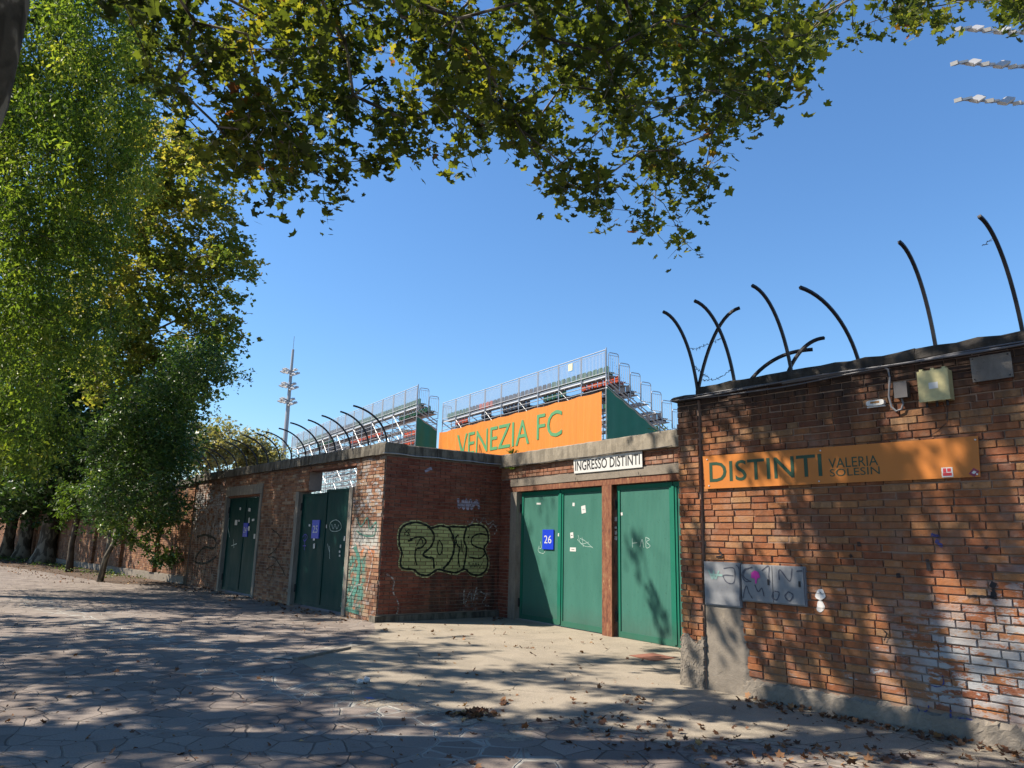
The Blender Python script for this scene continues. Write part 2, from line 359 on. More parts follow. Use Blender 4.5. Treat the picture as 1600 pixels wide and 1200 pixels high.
# a repaired band with wide pale mortar joints runs diagonally across the paving
def segdist(g, X, Y, A, B):
    ax, ay = float(A[0]), float(A[1]); dx, dy = float(B[0])-ax, float(B[1])-ay; L2 = dx*dx+dy*dy
    t = g.math('ADD', g.mul(g.add(X, -ax), dx/L2), g.mul(g.add(Y, -ay), dy/L2)); t = g.math('MINIMUM', g.math('MAXIMUM', t, 0.), 1.)
    ex = g.math('SUBTRACT', g.add(X, -ax), g.mul(t, dx)); ey = g.math('SUBTRACT', g.add(Y, -ay), g.mul(t, dy))
    return g.math('SQRT', g.add(g.mul(ex, ex), g.mul(ey, ey)))
band = None
for (a_, b_) in [((40, 935), (250, 1000)), ((250, 1000), (430, 1030)), ((330, 1050), (640, 1110)), ((600, 1108), (830, 1215))]:
    d_ = segdist(g, X, Y, gz(*a_), gz(*b_)); band = d_ if band is None else g.math('MINIMUM', band, d_)
bandm = g.mr(g.add(band, g.mul(g.add(g.noise(2.5), -.5), .7)), .28, .5, 1, 0)
patch = g.mr(g.noise(.55, 4, .6), .55, .62)
bandm = g.math('MAXIMUM', bandm, g.mul(patch, .35))
joint = g.math('SUBTRACT', 1., g.mr(edge, .006, .03)); wide = g.math('SUBTRACT', 1., g.mr(g.add(edge, g.mul(g.noise(20), .03)), .055, .085))
jn = g.mr(g.noise(.9, 4), .38, .62)
cc = g.mix(g.mul(joint, g.add(g.mul(jn, .5), .05)), base, (.04, .035, .03))
cc = g.mix(g.mul(wide, g.mul(bandm, .95)), cc, g.mix(g.noise(18), (.27, .26, .235), (.36, .345, .31)))
hh = g.math('SUBTRACT', g.mul(g.noise(30, 4), .25), joint)
g.pbr(cc, .85, 0, g.bump(g.add(hh, g.mul(g.noise(1.2, 3), 1.5)), .9, .018), .25); m_pave = g.m
mb = MB()
mb.poly([(-900, -900, 0), (900, -900, 0), (900, 900, 0), (-900, 900, 0)])
tag(mb.build('ground', m_pave), kind='structure')

a = NT('sandy_asphalt'); f = a.noise(60, 4, .7); h = a.noise(1.3, 6, .6)
cc = a.mix(f, (.20, .173, .138), (.355, .305, .24)); cc = a.mix(a.mul(a.mr(h, .42, .66), .5), cc, (.16, .14, .11))
cc = a.mix(a.mr(a.voro(70), .05, .3, .75, 0), cc, (.11, .095, .075)); cc = a.mix(a.mul(a.mr(a.noise(140, 2), .58, .66), .6), cc, (.5, .45, .36))
ck = a.voro(.9, 'DISTANCE_TO_EDGE', a.scalev((1, 1.4, 1)))
cc = a.mix(a.mul(a.math('SUBTRACT', 1., a.mr(ck, .002, .008)), a.mr(a.noise(1.1), .5, .6)), cc, (.05, .045, .035))
a.pbr(cc, .93, 0, a.bump(a.add(f, a.mul(h, 2)), .7, .008), .15); m_apron = a.m
px = [(452, 1030), (560, 1004), (587, 985), (583, 960)]
pts = [gz(*p) for p in px]
pts += [PP.w(.2, .4, 0), PP.w(3.5, .4, 0), PG.w(7, .6, 0), PR.w(.2, 1.2, 0), PR.w(.4, .1, 0), PR.w(6, .1, 0), PR.w(6, -.5, 0)]
edge_px = [(1600, 1188), (1440, 1176), (1330, 1186), (1240, 1172), (1150, 1160), (1060, 1150), (960, 1140), (860, 1128), (800, 1135), (700, 1112), (620, 1092), (560, 1068), (530, 1058)]
pts += [gz(x + 4*math.sin(x), y + 3*math.cos(x*2.1)) for x, y in edge_px]
# densify the edge so that it looks worn, not ruled
q = []
for i in range(len(pts)):
    A, B = pts[i], pts[(i+1) % len(pts)]; nseg = 1 if (3 <= i <= 10) else 7
    for k in range(nseg):
        r_ = rs.normal(0, .025, 2) if (k and nseg > 1) else (0, 0); q.append(((A+(B-A)*k/nseg)[0]+r_[0], (A+(B-A)*k/nseg)[1]+r_[1], .004))
tag(MB().poly(q).build('apron_pavement', m_apron), kind='structure')

sd_ = NT('sand_spill'); f = sd_.noise(60, 4, .7); v_ = sd_.noise(2.6, 6, .7)
bb_ = sd_.pbr(sd_.mix(f, (.23, .2, .16), (.37, .32, .25)), .95); sd_.alpha(bb_, sd_.mul(sd_.mr(v_, .47, .58), sd_.mr(f, .3, .5, .5, 1)))
Ein = [gz(x, y) for x, y in edge_px]; cen = np.array([1.2, 12.5, 0]); ring = [p + (p-cen)/np.linalg.norm(p-cen)*(.45+.25*math.sin(i*1.9)) for i, p in enumerate(Ein)]
Ein = [p - (p-cen)/np.linalg.norm(p-cen)*.02 for p in Ein]
mbs = MB(); n_ = len(Ein)
for i in range(n_-1): mbs.poly([(*ring[i][:2], .003), (*ring[i+1][:2], .003), (*Ein[i+1][:2], .0032), (*Ein[i][:2], .0032)])
tag(mbs.build('sand_on_paving', sd_.m), kind='structure')
# pale stone strip beside the apron corner
s_ = NT('pale_setts'); e_ = s_.voro(3.2, 'DISTANCE_TO_EDGE'); s_.pbr(s_.mix(s_.mr(e_, .03, .08), (.3, .28, .235), s_.mix(s_.noise(8), (.12, .105, .092), (.18, .16, .14))), .9, 0, s_.bump(s_.noise(30), .5, .01)); m_setts = s_.m
A, B = gz(440, 1030)[:2], gz(572, 1003)[:2]; dv = (B-A)/np.linalg.norm(B-A); nv = np.array([-dv[1], dv[0]])*.16
tag(MB().poly([(*(A-nv), .009), (*(B-nv), .009), (*(B+nv), .009), (*(A+nv), .009)]).build('sett_strip', m_setts), kind='structure')
kb = MB(); L_ = np.linalg.norm(B-A); Mx = Matrix.Translation((*A, 0)) @ Matrix.Rotation(math.atan2(dv[1], dv[0]), 4, 'Z')
for k in range(3): kb.box(.01+k*L_/3*.62, (k+1)*L_/3*.62-.02, -.25, -.17, -.02, .035, Mx, .006)
tag(kb.build('kerb', m_conc), kind='structure')

# planting strip under the trees on the left
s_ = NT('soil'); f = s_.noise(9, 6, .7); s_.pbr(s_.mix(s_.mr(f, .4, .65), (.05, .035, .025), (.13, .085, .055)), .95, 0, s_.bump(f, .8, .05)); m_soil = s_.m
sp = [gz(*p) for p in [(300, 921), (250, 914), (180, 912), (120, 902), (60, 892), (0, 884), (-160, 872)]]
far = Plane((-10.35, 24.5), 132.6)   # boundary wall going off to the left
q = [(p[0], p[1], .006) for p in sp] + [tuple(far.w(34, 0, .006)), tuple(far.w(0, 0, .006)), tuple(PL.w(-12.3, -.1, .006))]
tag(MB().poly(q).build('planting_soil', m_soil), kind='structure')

# ------------------------------------------------------------------ LEFT WALL  (gates 24 and 25)
wl = onplane('brick_wall', PL, label='long weathered brick wall holding doors 24 and 25, with green graffiti on its red return', cat='wall')
opL = [(-9.42, -6.5, -1, 2.98), (-4.27, -1.3, -1, 2.68), (-3.62, -1.22, 2.6, 3.17)]
bricks(-12.5, -.02, .0, 3.27, opL, miss=.04, irregular=True).build('brickwork', m_br_left, wl)
b = MB()
for x0, x1, z0, z1 in [(-12.5, -9.42, -.1, 3.27), (-9.42, -6.5, 2.98, 3.27), (-6.5, -4.27, -.1, 3.27), (-4.27, -3.62, 2.68, 3.17), (-4.27, -1.22, 3.17, 3.27), (-1.22, -.03, 2.68, 3.17), (-1.3, -.03, -.1, 2.68), (-1.22, -.03, 3.17, 3.27)]:
    b.box(x0+.001, x1-.001, .018, .34, z0, z1)
b.build('wall_core', m_mort_l, wl)
def coping(P, x0, x1, z0, z1, out, mat, parent, thick=.45, step=1.1, jit=.012, name='coping', rot=0):
    b = MB(); x = x0
    while x < x1-.01:
        e = min(x+step*rs.uniform(.85, 1.15), x1)
        if x1-e < .3: e = x1
        M = Matrix.Rotation(D(rot), 4, 'Z') if rot else None
        n = max(2, int((e-x)/.16)); xs = np.linspace(x+.003, e-.003, n+1); k = len(b.v); o = rs.uniform(-.004, .004)
        for xx in xs:
            j = lambda s=1.: rs.uniform(-jit, jit)*.5*s
            for c in [(-out+o+j(), z0+j()), (-out+o+j(), (z0+z1)/2+j()), (-out+o+.006+j(), z1-.02+j()), (-out+.035+j(), z1+j()), (thick, z1+.01), (thick, z0)]:
                v = Vector((xx, c[0], c[1])); b.v.append(tuple(M @ v if M else v))
        for i in range(n):
            for c in range(6): b.f.append((k+i*6+c, k+i*6+(c+1) % 6, k+(i+1)*6+(c+1) % 6, k+(i+1)*6+c)); b.mi.append(0)
        b.f.append(tuple(k+c for c in reversed(range(6)))); b.f.append(tuple(k+n*6+c for c in range(6))); b.mi += [0, 0]
        x = e
    return b.build(name, mat, parent)
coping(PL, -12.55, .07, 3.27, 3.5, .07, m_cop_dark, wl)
for xa, xb, zt in [(-9.42, -9.26, 2.7), (-6.66, -6.5, 2.7), (-4.27, -4.1, 2.66), (-1.46, -1.3, 2.66)]:
    MB().box(xa+.002, xb-.002, -.02, .3, -.05, zt, None, .004).build('door_jamb', m_conc, wl)
MB().box(-9.41, -6.51, -.012, .3, 2.705, 2.975, None, .004).build('lintel', m_conc, wl)
MB().box(-9.25, -6.67, .02, .26, 2.655, 2.7).build('steel_lintel', m_rust, wl)
MB().box(-3.61, -1.23, -.004, .3, 3.12, 3.165).build('steel_lintel', m_rust, wl)
MB().box(-4.09, -3.63, .01, .2, 2.655, 2.675).build('steel_lintel', m_rust, wl)
# return wall, in the same thing: local rotation 88 degrees
ROT = 37-(-51)
ret = empty('return_wall', (0, 0, 0), ROT); ret.parent = wl
b = bricks(.03, 3.3, .13, 3.26, y=.0, jit=.0022); b.build('brickwork', m_br_return, ret)
MB().box(.03, 3.4, .018, .3, -.1, 3.26).build('wall_core', m_mort_l, ret)
MB().box(-.05, 3.3, -.045, .2, -.1, .125, None, .006).build('plinth', m_cop_dark, ret)
coping(None, -.06, 3.35, 3.262, 3.5, .06, m_cop_dark, ret)
# stray cable along the top of return and left wall
cb = MB(); cb.tube([(x, -.075-.006*math.sin(x*5), 3.285+.008*math.sin(x*7)) for x in np.linspace(-.1, 3.2, 24)], .008, 5); cb.build('cable', m_galv, ret)
cb = MB(); cb.tube([(x, -.03-.008*math.sin(x*5), 3.235+.012*math.sin(x*3)) for x in np.linspace(-6.4, -1.0, 40)], .007, 5); cb.build('cable', m_black, wl)

# graffiti on the return wall (positions read on the wall's own plane)
dg = dict(fill=M_decal('spray_pale_green', (.31, .34, .15), BW, RH, .85, .3, .8), line=M_decal('spray_black', (.008, .012, .008), BW, RH, 1, .2, .15),
          halo=M_decal('spray_faded_yellow', (.42, .44, .22), BW, RH, .25, .2, .7), pale=M_decal('spray_lilac', (.28, .27, .36), BW, RH, .35, .2, .7), wht=M_decal('spray_grey', (.34, .33, .32), BW, RH, .15, .2, .7),
          teal=M_decal('spray_teal', (.06, .18, .145), BW, RH, .45, .2, .5))
def c3(P, pts, off=.006): return [P(560+x/2.963, 620+y/2.963, off) for x, y in pts]
def c4(P, pts, off=.006): return [P(240+x/2.963, 620+y/2.963, off) for x, y in pts]
sil = [(190, 690), (190, 635), (212, 597), (268, 581), (318, 596), (340, 607), (380, 597), (418, 605), (432, 601), (496, 603), (528, 594), (570, 597), (596, 622), (600, 668), (582, 702), (598, 752), (592, 798), (562, 824), (520, 820), (492, 798), (450, 814), (400, 806), (366, 800), (322, 826), (280, 820), (256, 800), (206, 794), (194, 768), (201, 722)]
sp_ = c3(PP, sil); b = MB(); b.mat(dg['fill']).poly([(x, -.0060, z) for x, z in sp_])
b.mat(dg['halo']); cx = np.mean([p[0] for p in sp_]); cz = np.mean([p[1] for p in sp_])
b.ribbon([(cx+(x-cx)*1.03, cz+(z-cz)*1.06) for x, z in sp_ + sp_[:1]], .03, -.0057)
b.mat(dg['line']); b.ribbon(sp_ + sp_[:1], .042, -.0066)
W_ = .034
for i, (st, wd) in enumerate([([(240, 660), (272, 650), (300, 652), (312, 672), (292, 698), (268, 706), (262, 740), (270, 780)], W_), ([(322, 598), (350, 640), (338, 690), (300, 728), (322, 745), (345, 748), (350, 795)], .045),
        ([(374, 662), (388, 690), (384, 722), (372, 730), (364, 700), (374, 662)], .026), ([(420, 606), (442, 660), (440, 720), (420, 765), (392, 796)], .05), ([(462, 640), (450, 655), (460, 690), (470, 700), (462, 740), (468, 790)], W_),
        ([(500, 606), (488, 660), (500, 700), (494, 752), (486, 796)], .045), ([(594, 640), (560, 634), (528, 650), (524, 680), (548, 696), (578, 706), (584, 728), (560, 748), (512, 742)], W_), ([(505, 648), (512, 652)], W_),
        ([(215, 615), (238, 640), (214, 636), (236, 612), (226, 645)], .014), ([(228, 668), (250, 662)], W_), ([(268, 690), (290, 655), (300, 695)], .02), ([(512, 766), (520, 790), (530, 770), (538, 790), (543, 768), (548, 790), (556, 775), (560, 792), (574, 766)], .014), ([(430, 650), (446, 690), (452, 650)], .02), ([(474, 660), (480, 720)], .02)]):
    b.ribbon(c3(PP, st), wd, -.0070-.0006*i)
b.build('graffiti', None, ret)
b = MB(); b.mat(dg['pale'])
for st in [[(462, 470), (466, 515), (484, 480), (486, 520), (500, 475), (505, 522), (520, 476), (524, 520), (545, 480), (560, 520)], [(470, 500), (560, 495)], [(308, 345), (340, 330)]]: b.ribbon(c3(PP, st), .055, -.006); 
b.mat(dg['wht'])
for i, st in enumerate([[(130, 820), (165, 850), (160, 900), (185, 960), (178, 1005)], [(490, 890), (490, 960), (520, 900), (525, 960), (550, 880), (548, 955)], [(560, 900), (590, 920), (575, 955), (605, 970)], [(505, 575), (520, 590), (540, 560), (560, 590), (580, 560), (600, 590), (625, 575), (640, 600)], [(606, 610), (625, 590), (640, 620), (620, 640)]]): b.ribbon(c3(PP, st), .028, -.0063-.0004*i)
b.build('graffiti', None, ret)
# graffiti on the left wall
b = MB(); b.mat(dg['teal'])
for i, (st, wd) in enumerate([([(905, 640), (895, 720), (885, 800), (880, 900), (872, 975)], .13), ([(930, 690), (950, 760), (945, 840), (925, 920)], .12), ([(880, 980), (950, 1000)], .06), ([(940, 560), (960, 600), (990, 560), (1000, 610), (1030, 580), (1020, 640), (970, 640), (940, 620)], .03)]): b.ribbon(c4(PL, st), wd, -.006-.0009*i)
b.mat(dg['line'])
for i, (st, wd) in enumerate([([(545, 610), (585, 650), (570, 700), (530, 740), (560, 745), (590, 790), (610, 830)], .025), ([(200, 650), (240, 640), (285, 660), (280, 700), (230, 700), (190, 760), (240, 770), (290, 740)], .07), ([(520, 800), (560, 780), (540, 850)], .02)]): b.ribbon(c4(PL, st), wd, -.0068-.0009*i)
b.mat(dg['wht'])
for i, (st, wd) in enumerate([([(888, 725), (935, 690), (985, 700), (1015, 740), (1000, 830), (985, 900)], .03), ([(905, 930), (930, 880), (960, 870)], .03)]): b.ribbon(c4(PL, st), wd, -.012-.0004*i)
b.build('graffiti', None, wl)

# far boundary wall (left, behind the trees)
wf = empty('brick_wall', (far.P[0], far.P[1], 0), far.a+180, label='terracotta boundary wall running off to the left behind the tree trunks', cat='wall')
bricks(-52, 0, .25, 3.2, y=0).build('brickwork', m_br_far, wf)
MB().box(-52, 0, .018, .3, 0, 3.2).build('wall_core', m_mort_l, wf)
MB().box(-52, 0, -.06, .2, 0, .25, None, .01).build('plinth', m_cement, wf)
for x in (-3.4, -7.4, -11.4, -15.4, -19.4, -23.4, -27.4): bricks(x, x+.5, .25, 3.18, y=-.12, depth=.14).build('pilaster', m_br_far, wf)
coping(None, -52, .1, 3.2, 3.4, .08, m_cop_dark, wf, step=3)

# ------------------------------------------------------------------ RECESSED GATE WALL
wg = onplane('gate_wall', PG, label='low wall with pale concrete coping and rusty steel beam spanning the bright green gates', cat='wall')
bricks(-.5, 7.2, 2.93, 3.2, y=0).build('brickwork', m_br_gate, wg)
MB().box(-.5, 7.2, .018, .3, 2.93, 3.2).build('wall_core', m_mort_l, wg)
bricks(-.5, -.02, 0, 2.93, y=0).build('brickwork', m_br_return, wg)
MB().box(-.5, -.02, .018, .3, 0, 2.93).build('wall_core', m_mort_l, wg)
coping(None, -.5, 7.2, 3.202, 3.5, .07, m_cop_pale, wg, step=1.9)
b = MB()
x = -.02
while x < 7.2: e = min(x+rs.uniform(1.5, 2.2), 7.2); b.box(x, e-.004, -.02, .3, 2.775, 2.925, None, .004); x = e
b.build('lintel', m_cement, wg)
MB().box(.0, 7.2, -.006, .24, 2.66, 2.77).build('steel_beam', m_rust, wg)
MB().box(.246, 6.24, .155, .175, 2.52, 2.655).build('gap_blocker', m_iron, wg)  # added dark bar: blocks bright sky behind, so the gap reads as shade
MB().box(.0, .245, -.03, .3, -.05, 2.655, None, .008).build('concrete_jamb', m_conc, wg)
b = MB(); b.box(3.045, 3.31, -.02, .02, -.02, 2.655).box(3.09, 3.27, .022, .2, -.02, 2.655); b.build('steel_column', m_rust, wg)
cb = MB(); cb.tube([(x, -.085, 3.215+.006*math.sin(x*4)) for x in np.linspace(-.3, 4.9, 30)], .008, 5); cb.build('cable', m_iron, wg)
for sx in (2.3, 4.05):
    MB().tube([(sx, -.05, 2.84), (sx+.02, -.06, 2.79)], .006, 4).build('bent_hook', m_iron, wg)

def leaf(parent, x0, x1, z0, z1, y, mp, mf, fr=.075, flute=True, name='gate_leaf'):
    l = empty(name, (0, 0, 0)); l.parent = parent
    MB().box(x0+fr*.6, x1-fr*.6, y, y+.03, z0+fr*.6, z1-fr*.6).build('panel', mp, l)
    b = MB(); yo = y-.018
    for (xa, xb, za, zb) in [(x0, x0+fr, z0, z1), (x1-fr, x1, z0, z1), (x0+fr+.001, x1-fr-.001, z0, z0+fr*1.3), (x0+fr+.001, x1-fr-.001, z1-fr, z1)]: b.box(xa, xb, yo, y+.04, za, zb)
    b.build('frame', mf, l)
    return l
def hinge(parent, x, z, y): MB().tube([(x, y, z-.09), (x, y, z+.09)], .018, 8).box(x-.03, x+.03, y+.004, y+.02, z-.06, z+.06).build('hinge', m_iron, parent)
def numplate(parent, txt, x0, x1, z0, z1, y):
    b = MB(); b.mat(m_blue).box(x0, x1, y-.006, y+.02, z0, z1); w_ = (x1-x0); h_ = z1-z0
    b.mat(m_white).text(txt, x0+w_*.17, x1-w_*.17, z0+h_*.30, z1-h_*.30, y-.0085); return b.build('number_plate', None, parent)
def stick(parent, P, pxs, y, mat, mark=None):
    X0, Z0, X1, Z1 = pxs; a = P(X0, Z1, 0); c = P(X1, Z0, 0)
    a = P(X0, Z1); c = P(X1, Z0); cx, cz, w_, h_ = (a[0]+c[0])/2, (a[1]+c[1])/2, abs(c[0]-a[0])/2, abs(c[1]-a[1])/2
    r = rs.uniform(-.15, .15); b = MB(); b.mat(mat)
    pts = [(cx + (dx*w_*math.cos(r)-dz*h_*math.sin(r)), cz + (dx*w_*math.sin(r)+dz*h_*math.cos(r))) for dx, dz in [(-1, -1), (1, -1), (.97, .4), (1, 1), (-.96, 1), (-1, 0)]]
    b.prism(pts, y-.002, y)
    if mark: b.mat(mark); b.box(cx-w_*.5, cx+w_*.5, y-.003, y-.0022, cz-h_*.15, cz+h_*.1)
    return b.build('sticker', None, parent)
def cx3(x, y, w_, h_): return (560+x/2.963, 620+y/2.963, 560+(x+w_)/2.963, 620+(y+h_)/2.963)
YG = .1
PGg = Plane(PG.P + PG.n*(YG-.03), PG.a)
g26 = onplane('metal_gate', PG, label='bright green double metal gate with blue number 26 plate, its lower left in shadow', cat='gate', group='bright green gates in the recess')
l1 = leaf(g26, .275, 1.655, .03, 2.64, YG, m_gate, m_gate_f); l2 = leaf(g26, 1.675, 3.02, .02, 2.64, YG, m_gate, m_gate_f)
for z in (.35, 2.3): hinge(g26, .262, z, YG-.03); hinge(g26, 3.033, z, YG-.03)
MB().box(1.64, 1.70, YG-.034, YG-.019, .05, 2.58).build('cover_strip', m_gate_f, g26)
a0 = PGg(847, 858); a1 = PGg(864.5, 827.5); numplate(l1, '26', a0[0], a1[0], a0[1], a1[1], YG-.02)
for q, mk in [(cx3(820, 490, 20, 9), None), (cx3(922, 632, 12, 14), m_black)]: stick(l1, PGg, q, YG-.001 if q[0] < 850 else YG-.019, m_white, mk)
for q, mk in [(cx3(1027, 503, 20, 36), m_galv), (cx3(986, 490, 10, 16), None), (cx3(976, 628, 14, 26), m_black), (cx3(974, 698, 28, 17), m_black)]: stick(l2, PGg, q, YG-.001, m_white, mk)
m_scr = M_plain('scratch_white', (.4, .5, .46), .6)
b = MB()
for st in [[(1012, 640), (1020, 670), (1040, 690), (1078, 695)], [(1020, 655), (1045, 668), (1080, 700)], [(1008, 660), (1030, 680), (1062, 672)], [(1030, 650), (1036, 695)]]: b.ribbon(c3(PGg, st, 0), .006, YG-.002)
b.build('scribble', m_scr, l2)
b = MB()
for st in [[(832, 690), (828, 715), (850, 725), (860, 712)], [(838, 670), (842, 700), (830, 700)]]: b.ribbon(c3(PGg, st, 0), .008, YG-.002)
b.build('scribble', m_scr, l1)
g27 = onplane('metal_gate', PG, label='bright green metal gate right of the rusty column, partly behind the brick pillar', cat='gate', group='bright green gates in the recess')
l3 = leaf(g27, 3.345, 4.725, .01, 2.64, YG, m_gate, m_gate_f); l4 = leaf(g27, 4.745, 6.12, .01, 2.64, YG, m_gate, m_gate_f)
for z in (.35, 2.3): hinge(g27, 3.33, z, YG-.03); hinge(g27, 6.14, z, YG-.03)
MB().box(4.71, 4.77, YG-.034, YG-.019, .04, 2.58).build('cover_strip', m_gate_f, g27)
for q in [cx3(1184, 556, 12, 20), cx3(1184, 600, 10, 10), cx3(1185, 620, 10, 18), cx3(1183, 645, 13, 18), cx3(1210, 535, 8, 14)]: stick(l3, PGg, q, YG-.019 if q[0] < 960 else YG-.001, m_white)
b = MB()
for st in [[(1262, 655), (1264, 698)], [(1262, 678), (1285, 675)], [(1298, 695), (1308, 660), (1316, 698)], [(1325, 650), (1327, 698), (1345, 690), (1328, 672), (1342, 660), (1325, 650)]]: b.ribbon(c3(PGg, st, 0), .007, YG-.002)
b.build('scribble', m_scr, l3)
MB().box(6.25, 7.2, 0, .3, 0, 2.655).build('concrete_jamb', m_conc, wg)
# dark yard floor strip behind is simply the ground

# INGRESSO DISTINTI sign
si = onplane('entrance_sign', PG, label='white board lettered INGRESSO DISTINTI above the bright green gates', cat='sign')
b = MB()
p00 = PG(897.5, 740, .04); p10 = PG(1004, 730, .04); p11 = PG(1003, 705, .04); p01 = PG(896, 713.5, .04)
b.prism([p00, p10, p11, p01], -.045, -.03); b.build('board', m_white, si)
b = MB()
# slightly leaning letters, as hand painted
x0_, x1_ = p00[0]+.03, p10[0]-.06; zb = (p00[1]+p10[1])/2; zt = (p01[1]+p11[1])/2
b.text('INGRESSO DISTINTI', x0_, x1_, zb+.05, zt-.065, -.0475, .012); b.build('lettering', m_black, si)

# ------------------------------------------------------------------ dark doors 24 and 25
YD = .1; PLd = Plane(PL.P + PL.n*(YD-.02), PL.a)
for num, xa, xb, zt, lab in (('24', -9.25, -6.67, 2.65, 'dark green double door with blue 24 plate, farthest left in the wall'), ('25', -4.09, -1.47, 2.65, 'dark green double door with blue 25 plate, scaffolding visible above it')):
    g_ = onplane('metal_door', PL, label=lab, cat='gate', group='dark green doors of the left wall')
    xm = (xa+xb)/2
    la = leaf(g_, xa+.01, xm-.004, .05, zt-.01 if num == '24' else 2.6, YD, m_gate_d, m_gate_d, .05, name='door_leaf'); lb = leaf(g_, xm+.004, xb-.01, .05, zt-.02 if num == '24' else 2.66, YD, m_gate_d, m_gate_d, .05, name='door_leaf')
    z = .35
    for h_z in (.4, 2.3): hinge(g_, xa+.006, h_z, YD-.03)
    if num == '24':
        a0 = PLd(240+412/2.963, 620+648/2.963); a1 = PLd(240+438/2.963, 620+584/2.963)
    else:
        a0 = PLd(240+730/2.963, 620+655/2.963); a1 = PLd(240+770/2.963, 620+570/2.963)
    tgt = la if num == '25' and a0[0] < xm else lb
    MBp = numplate(tgt, num, a0[0], a1[0], a0[1], a1[1], YD-.022)
    if num == '24':
        for X_, Y_, w_, h_ in [(375, 570, 14, 24), (438, 515, 12, 16), (455, 565, 12, 10), (438, 560, 8, 24), (462, 635, 10, 22), (398, 512, 7, 12), (436, 600, 10, 20), (392, 570, 7, 8)]:
            q = (240+X_/2.963, 620+Y_/2.963, 240+(X_+w_)/2.963, 620+(Y_+h_)/2.963); stick(lb if X_ > 400 else la, PLd, q, YD-.02, m_white)
        b = MB()
        for st in [[(350, 560), (345, 600), (352, 650)], [(370, 660), (372, 700)], [(430, 590), (440, 620)], [(360, 690), (385, 680)]]: b.ribbon(c4(PLd, st, 0), .02, YD-.021)
        b.build('scribble', m_scr, la)
    else:
        for X_, Y_, w_, h_ in [(738, 655, 9, 10), (738, 680, 10, 22), (798, 592, 5, 16), (880, 645, 7, 22), (862, 685, 7, 14), (858, 712, 7, 10), (858, 732, 7, 8), (718, 590, 8, 10)]:
            q = (240+X_/2.963, 620+Y_/2.963, 240+(X_+w_)/2.963, 620+(Y_+h_)/2.963); stick(lb if X_ > 775 else la, PLd, q, YD-.02, m_white)
        b = MB()
        for st in [[(815, 600), (822, 580), (845, 570), (865, 585), (868, 610), (850, 622), (822, 620), (815, 600)], [(825, 590), (832, 612), (840, 590), (848, 612), (858, 592)], [(805, 680), (815, 720)], [(815, 690), (815, 750)]]: b.ribbon(c4(PLd, st, 0), .012, YD-.021)
        b.build('scribble', m_scr, lb)
        b = MB()
        for st in [[(690, 650), (702, 636), (712, 650), (700, 668), (692, 660)], [(702, 640), (698, 710)], [(690, 690), (706, 690)]]: b.ribbon(c4(PLd, st, 0), .014, YD-.021)
        b.build('scribble', M_plain('marker_blue', (.05, .03, .4), .5), la)

# ------------------------------------------------------------------ RIGHT WALL
wr = onplane('brick_wall', PR, label='orange brick wall at the right with blackened top carrying the DISTINTI sign', cat='wall')
XE = 9.
bricks(.332, XE, .2, 3.42, y=0, miss=.07, jit=.0045, irregular=True).build('brickwork', m_br_right, wr)
MB().box(.3, XE, .018, .34, -.1, 3.42).build('wall_core', m_mort, wr)
bp = bricks(0, .325, .52, 3.36, y=-.05, jit=.006, depth=.07, miss=.06, ragged=.022, irregular=True); bp.build('pillar_brickwork', m_br_right, wr)
MB().box(.018, .325, -.03, .34, -.1, 3.36).build('pillar_core', m_mort, wr)
# side of the pillar, facing the recess
sd = empty('side_wall', (0, .34, 0), -90); sd.parent = wr
bricks(-2.6, .37, .3, 3.36, y=0).build('brickwork', m_br_right, sd)
MB().box(-2.6, .3, .015, .33, 0, 3.36).build('wall_core', m_mort, sd)
# lumpy cement lower patches
def lump(x0, x1, z0, z1, y0, amp, nx, nz, fn=None):
    b = MB(); V = []
    xs = np.linspace(x0, x1, nx); zs = np.linspace(z0, z1, nz)
    for i, z in enumerate(zs):
        for j, x in enumerate(xs):
            e = min(i if z0 > 0 else 99, nz-1-i, j, nx-1-j); out = y0 - rs.uniform(0, amp) if e > 0 else .02
            xx = x + rs.uniform(-.012, .012); zz = z + rs.uniform(-.02, .02)
            if fn: xx, zz = fn(xx, zz, i/(nz-1), j/(nx-1))
            V.append((xx, out, zz))
    b.poly(V, [(i*nx+j, i*nx+j+1, (i+1)*nx+j+1, (i+1)*nx+j) for i in range(nz-1) for j in range(nx-1)]); return b
lump(-.015, .335, -.05, .56, -.052, .009, 26, 44, lambda x, z, i, j: (x - (.02*(1-i)), z + .05*math.sin(x*23)*(i > .9))).build('cement_patch', m_cement, wr)
lump(.30, .84, -.05, .98, -.012, .006, 16, 26, lambda x, z, i, j: (x + (j-.3)*.22*(1-i)**3 - .02*math.sin(i*9)*(j > .5), z)).build('cement_patch', m_cement, wr, True)
lump(.78, XE, -.05, .2, -.03, .007, 260, 10).build('plinth', m_cement, wr)
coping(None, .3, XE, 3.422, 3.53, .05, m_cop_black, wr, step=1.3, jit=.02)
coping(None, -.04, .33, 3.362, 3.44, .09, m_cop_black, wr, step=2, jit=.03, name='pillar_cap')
b = MB()
for k, zz in enumerate((3.40, 3.375, 3.39)):
    b.tube([(x, -.085-.012*k-.006*math.sin(x*6+k), zz+.012*math.sin(x*2.1+k*2)-.02*(k == 1)*math.sin(x*1.1)) for x in np.linspace(-.06+.03*k, XE, 80)], .008+.002*(k == 2), 6)
b.tube([(x, -.08, 3.395) for x in np.linspace(1.5, 2.2, 8)], .022, 8)
b.build('cable', M_plain('cable_grey', (.09, .09, .10), .5), wr)
b = MB()
for st, off in [([(868, 470), (1000, 190)], 0)]: pass
def c1(pts, off=.03): return [PR(1020+x/2.759, 500+y/2.759, off) for x, y in pts]
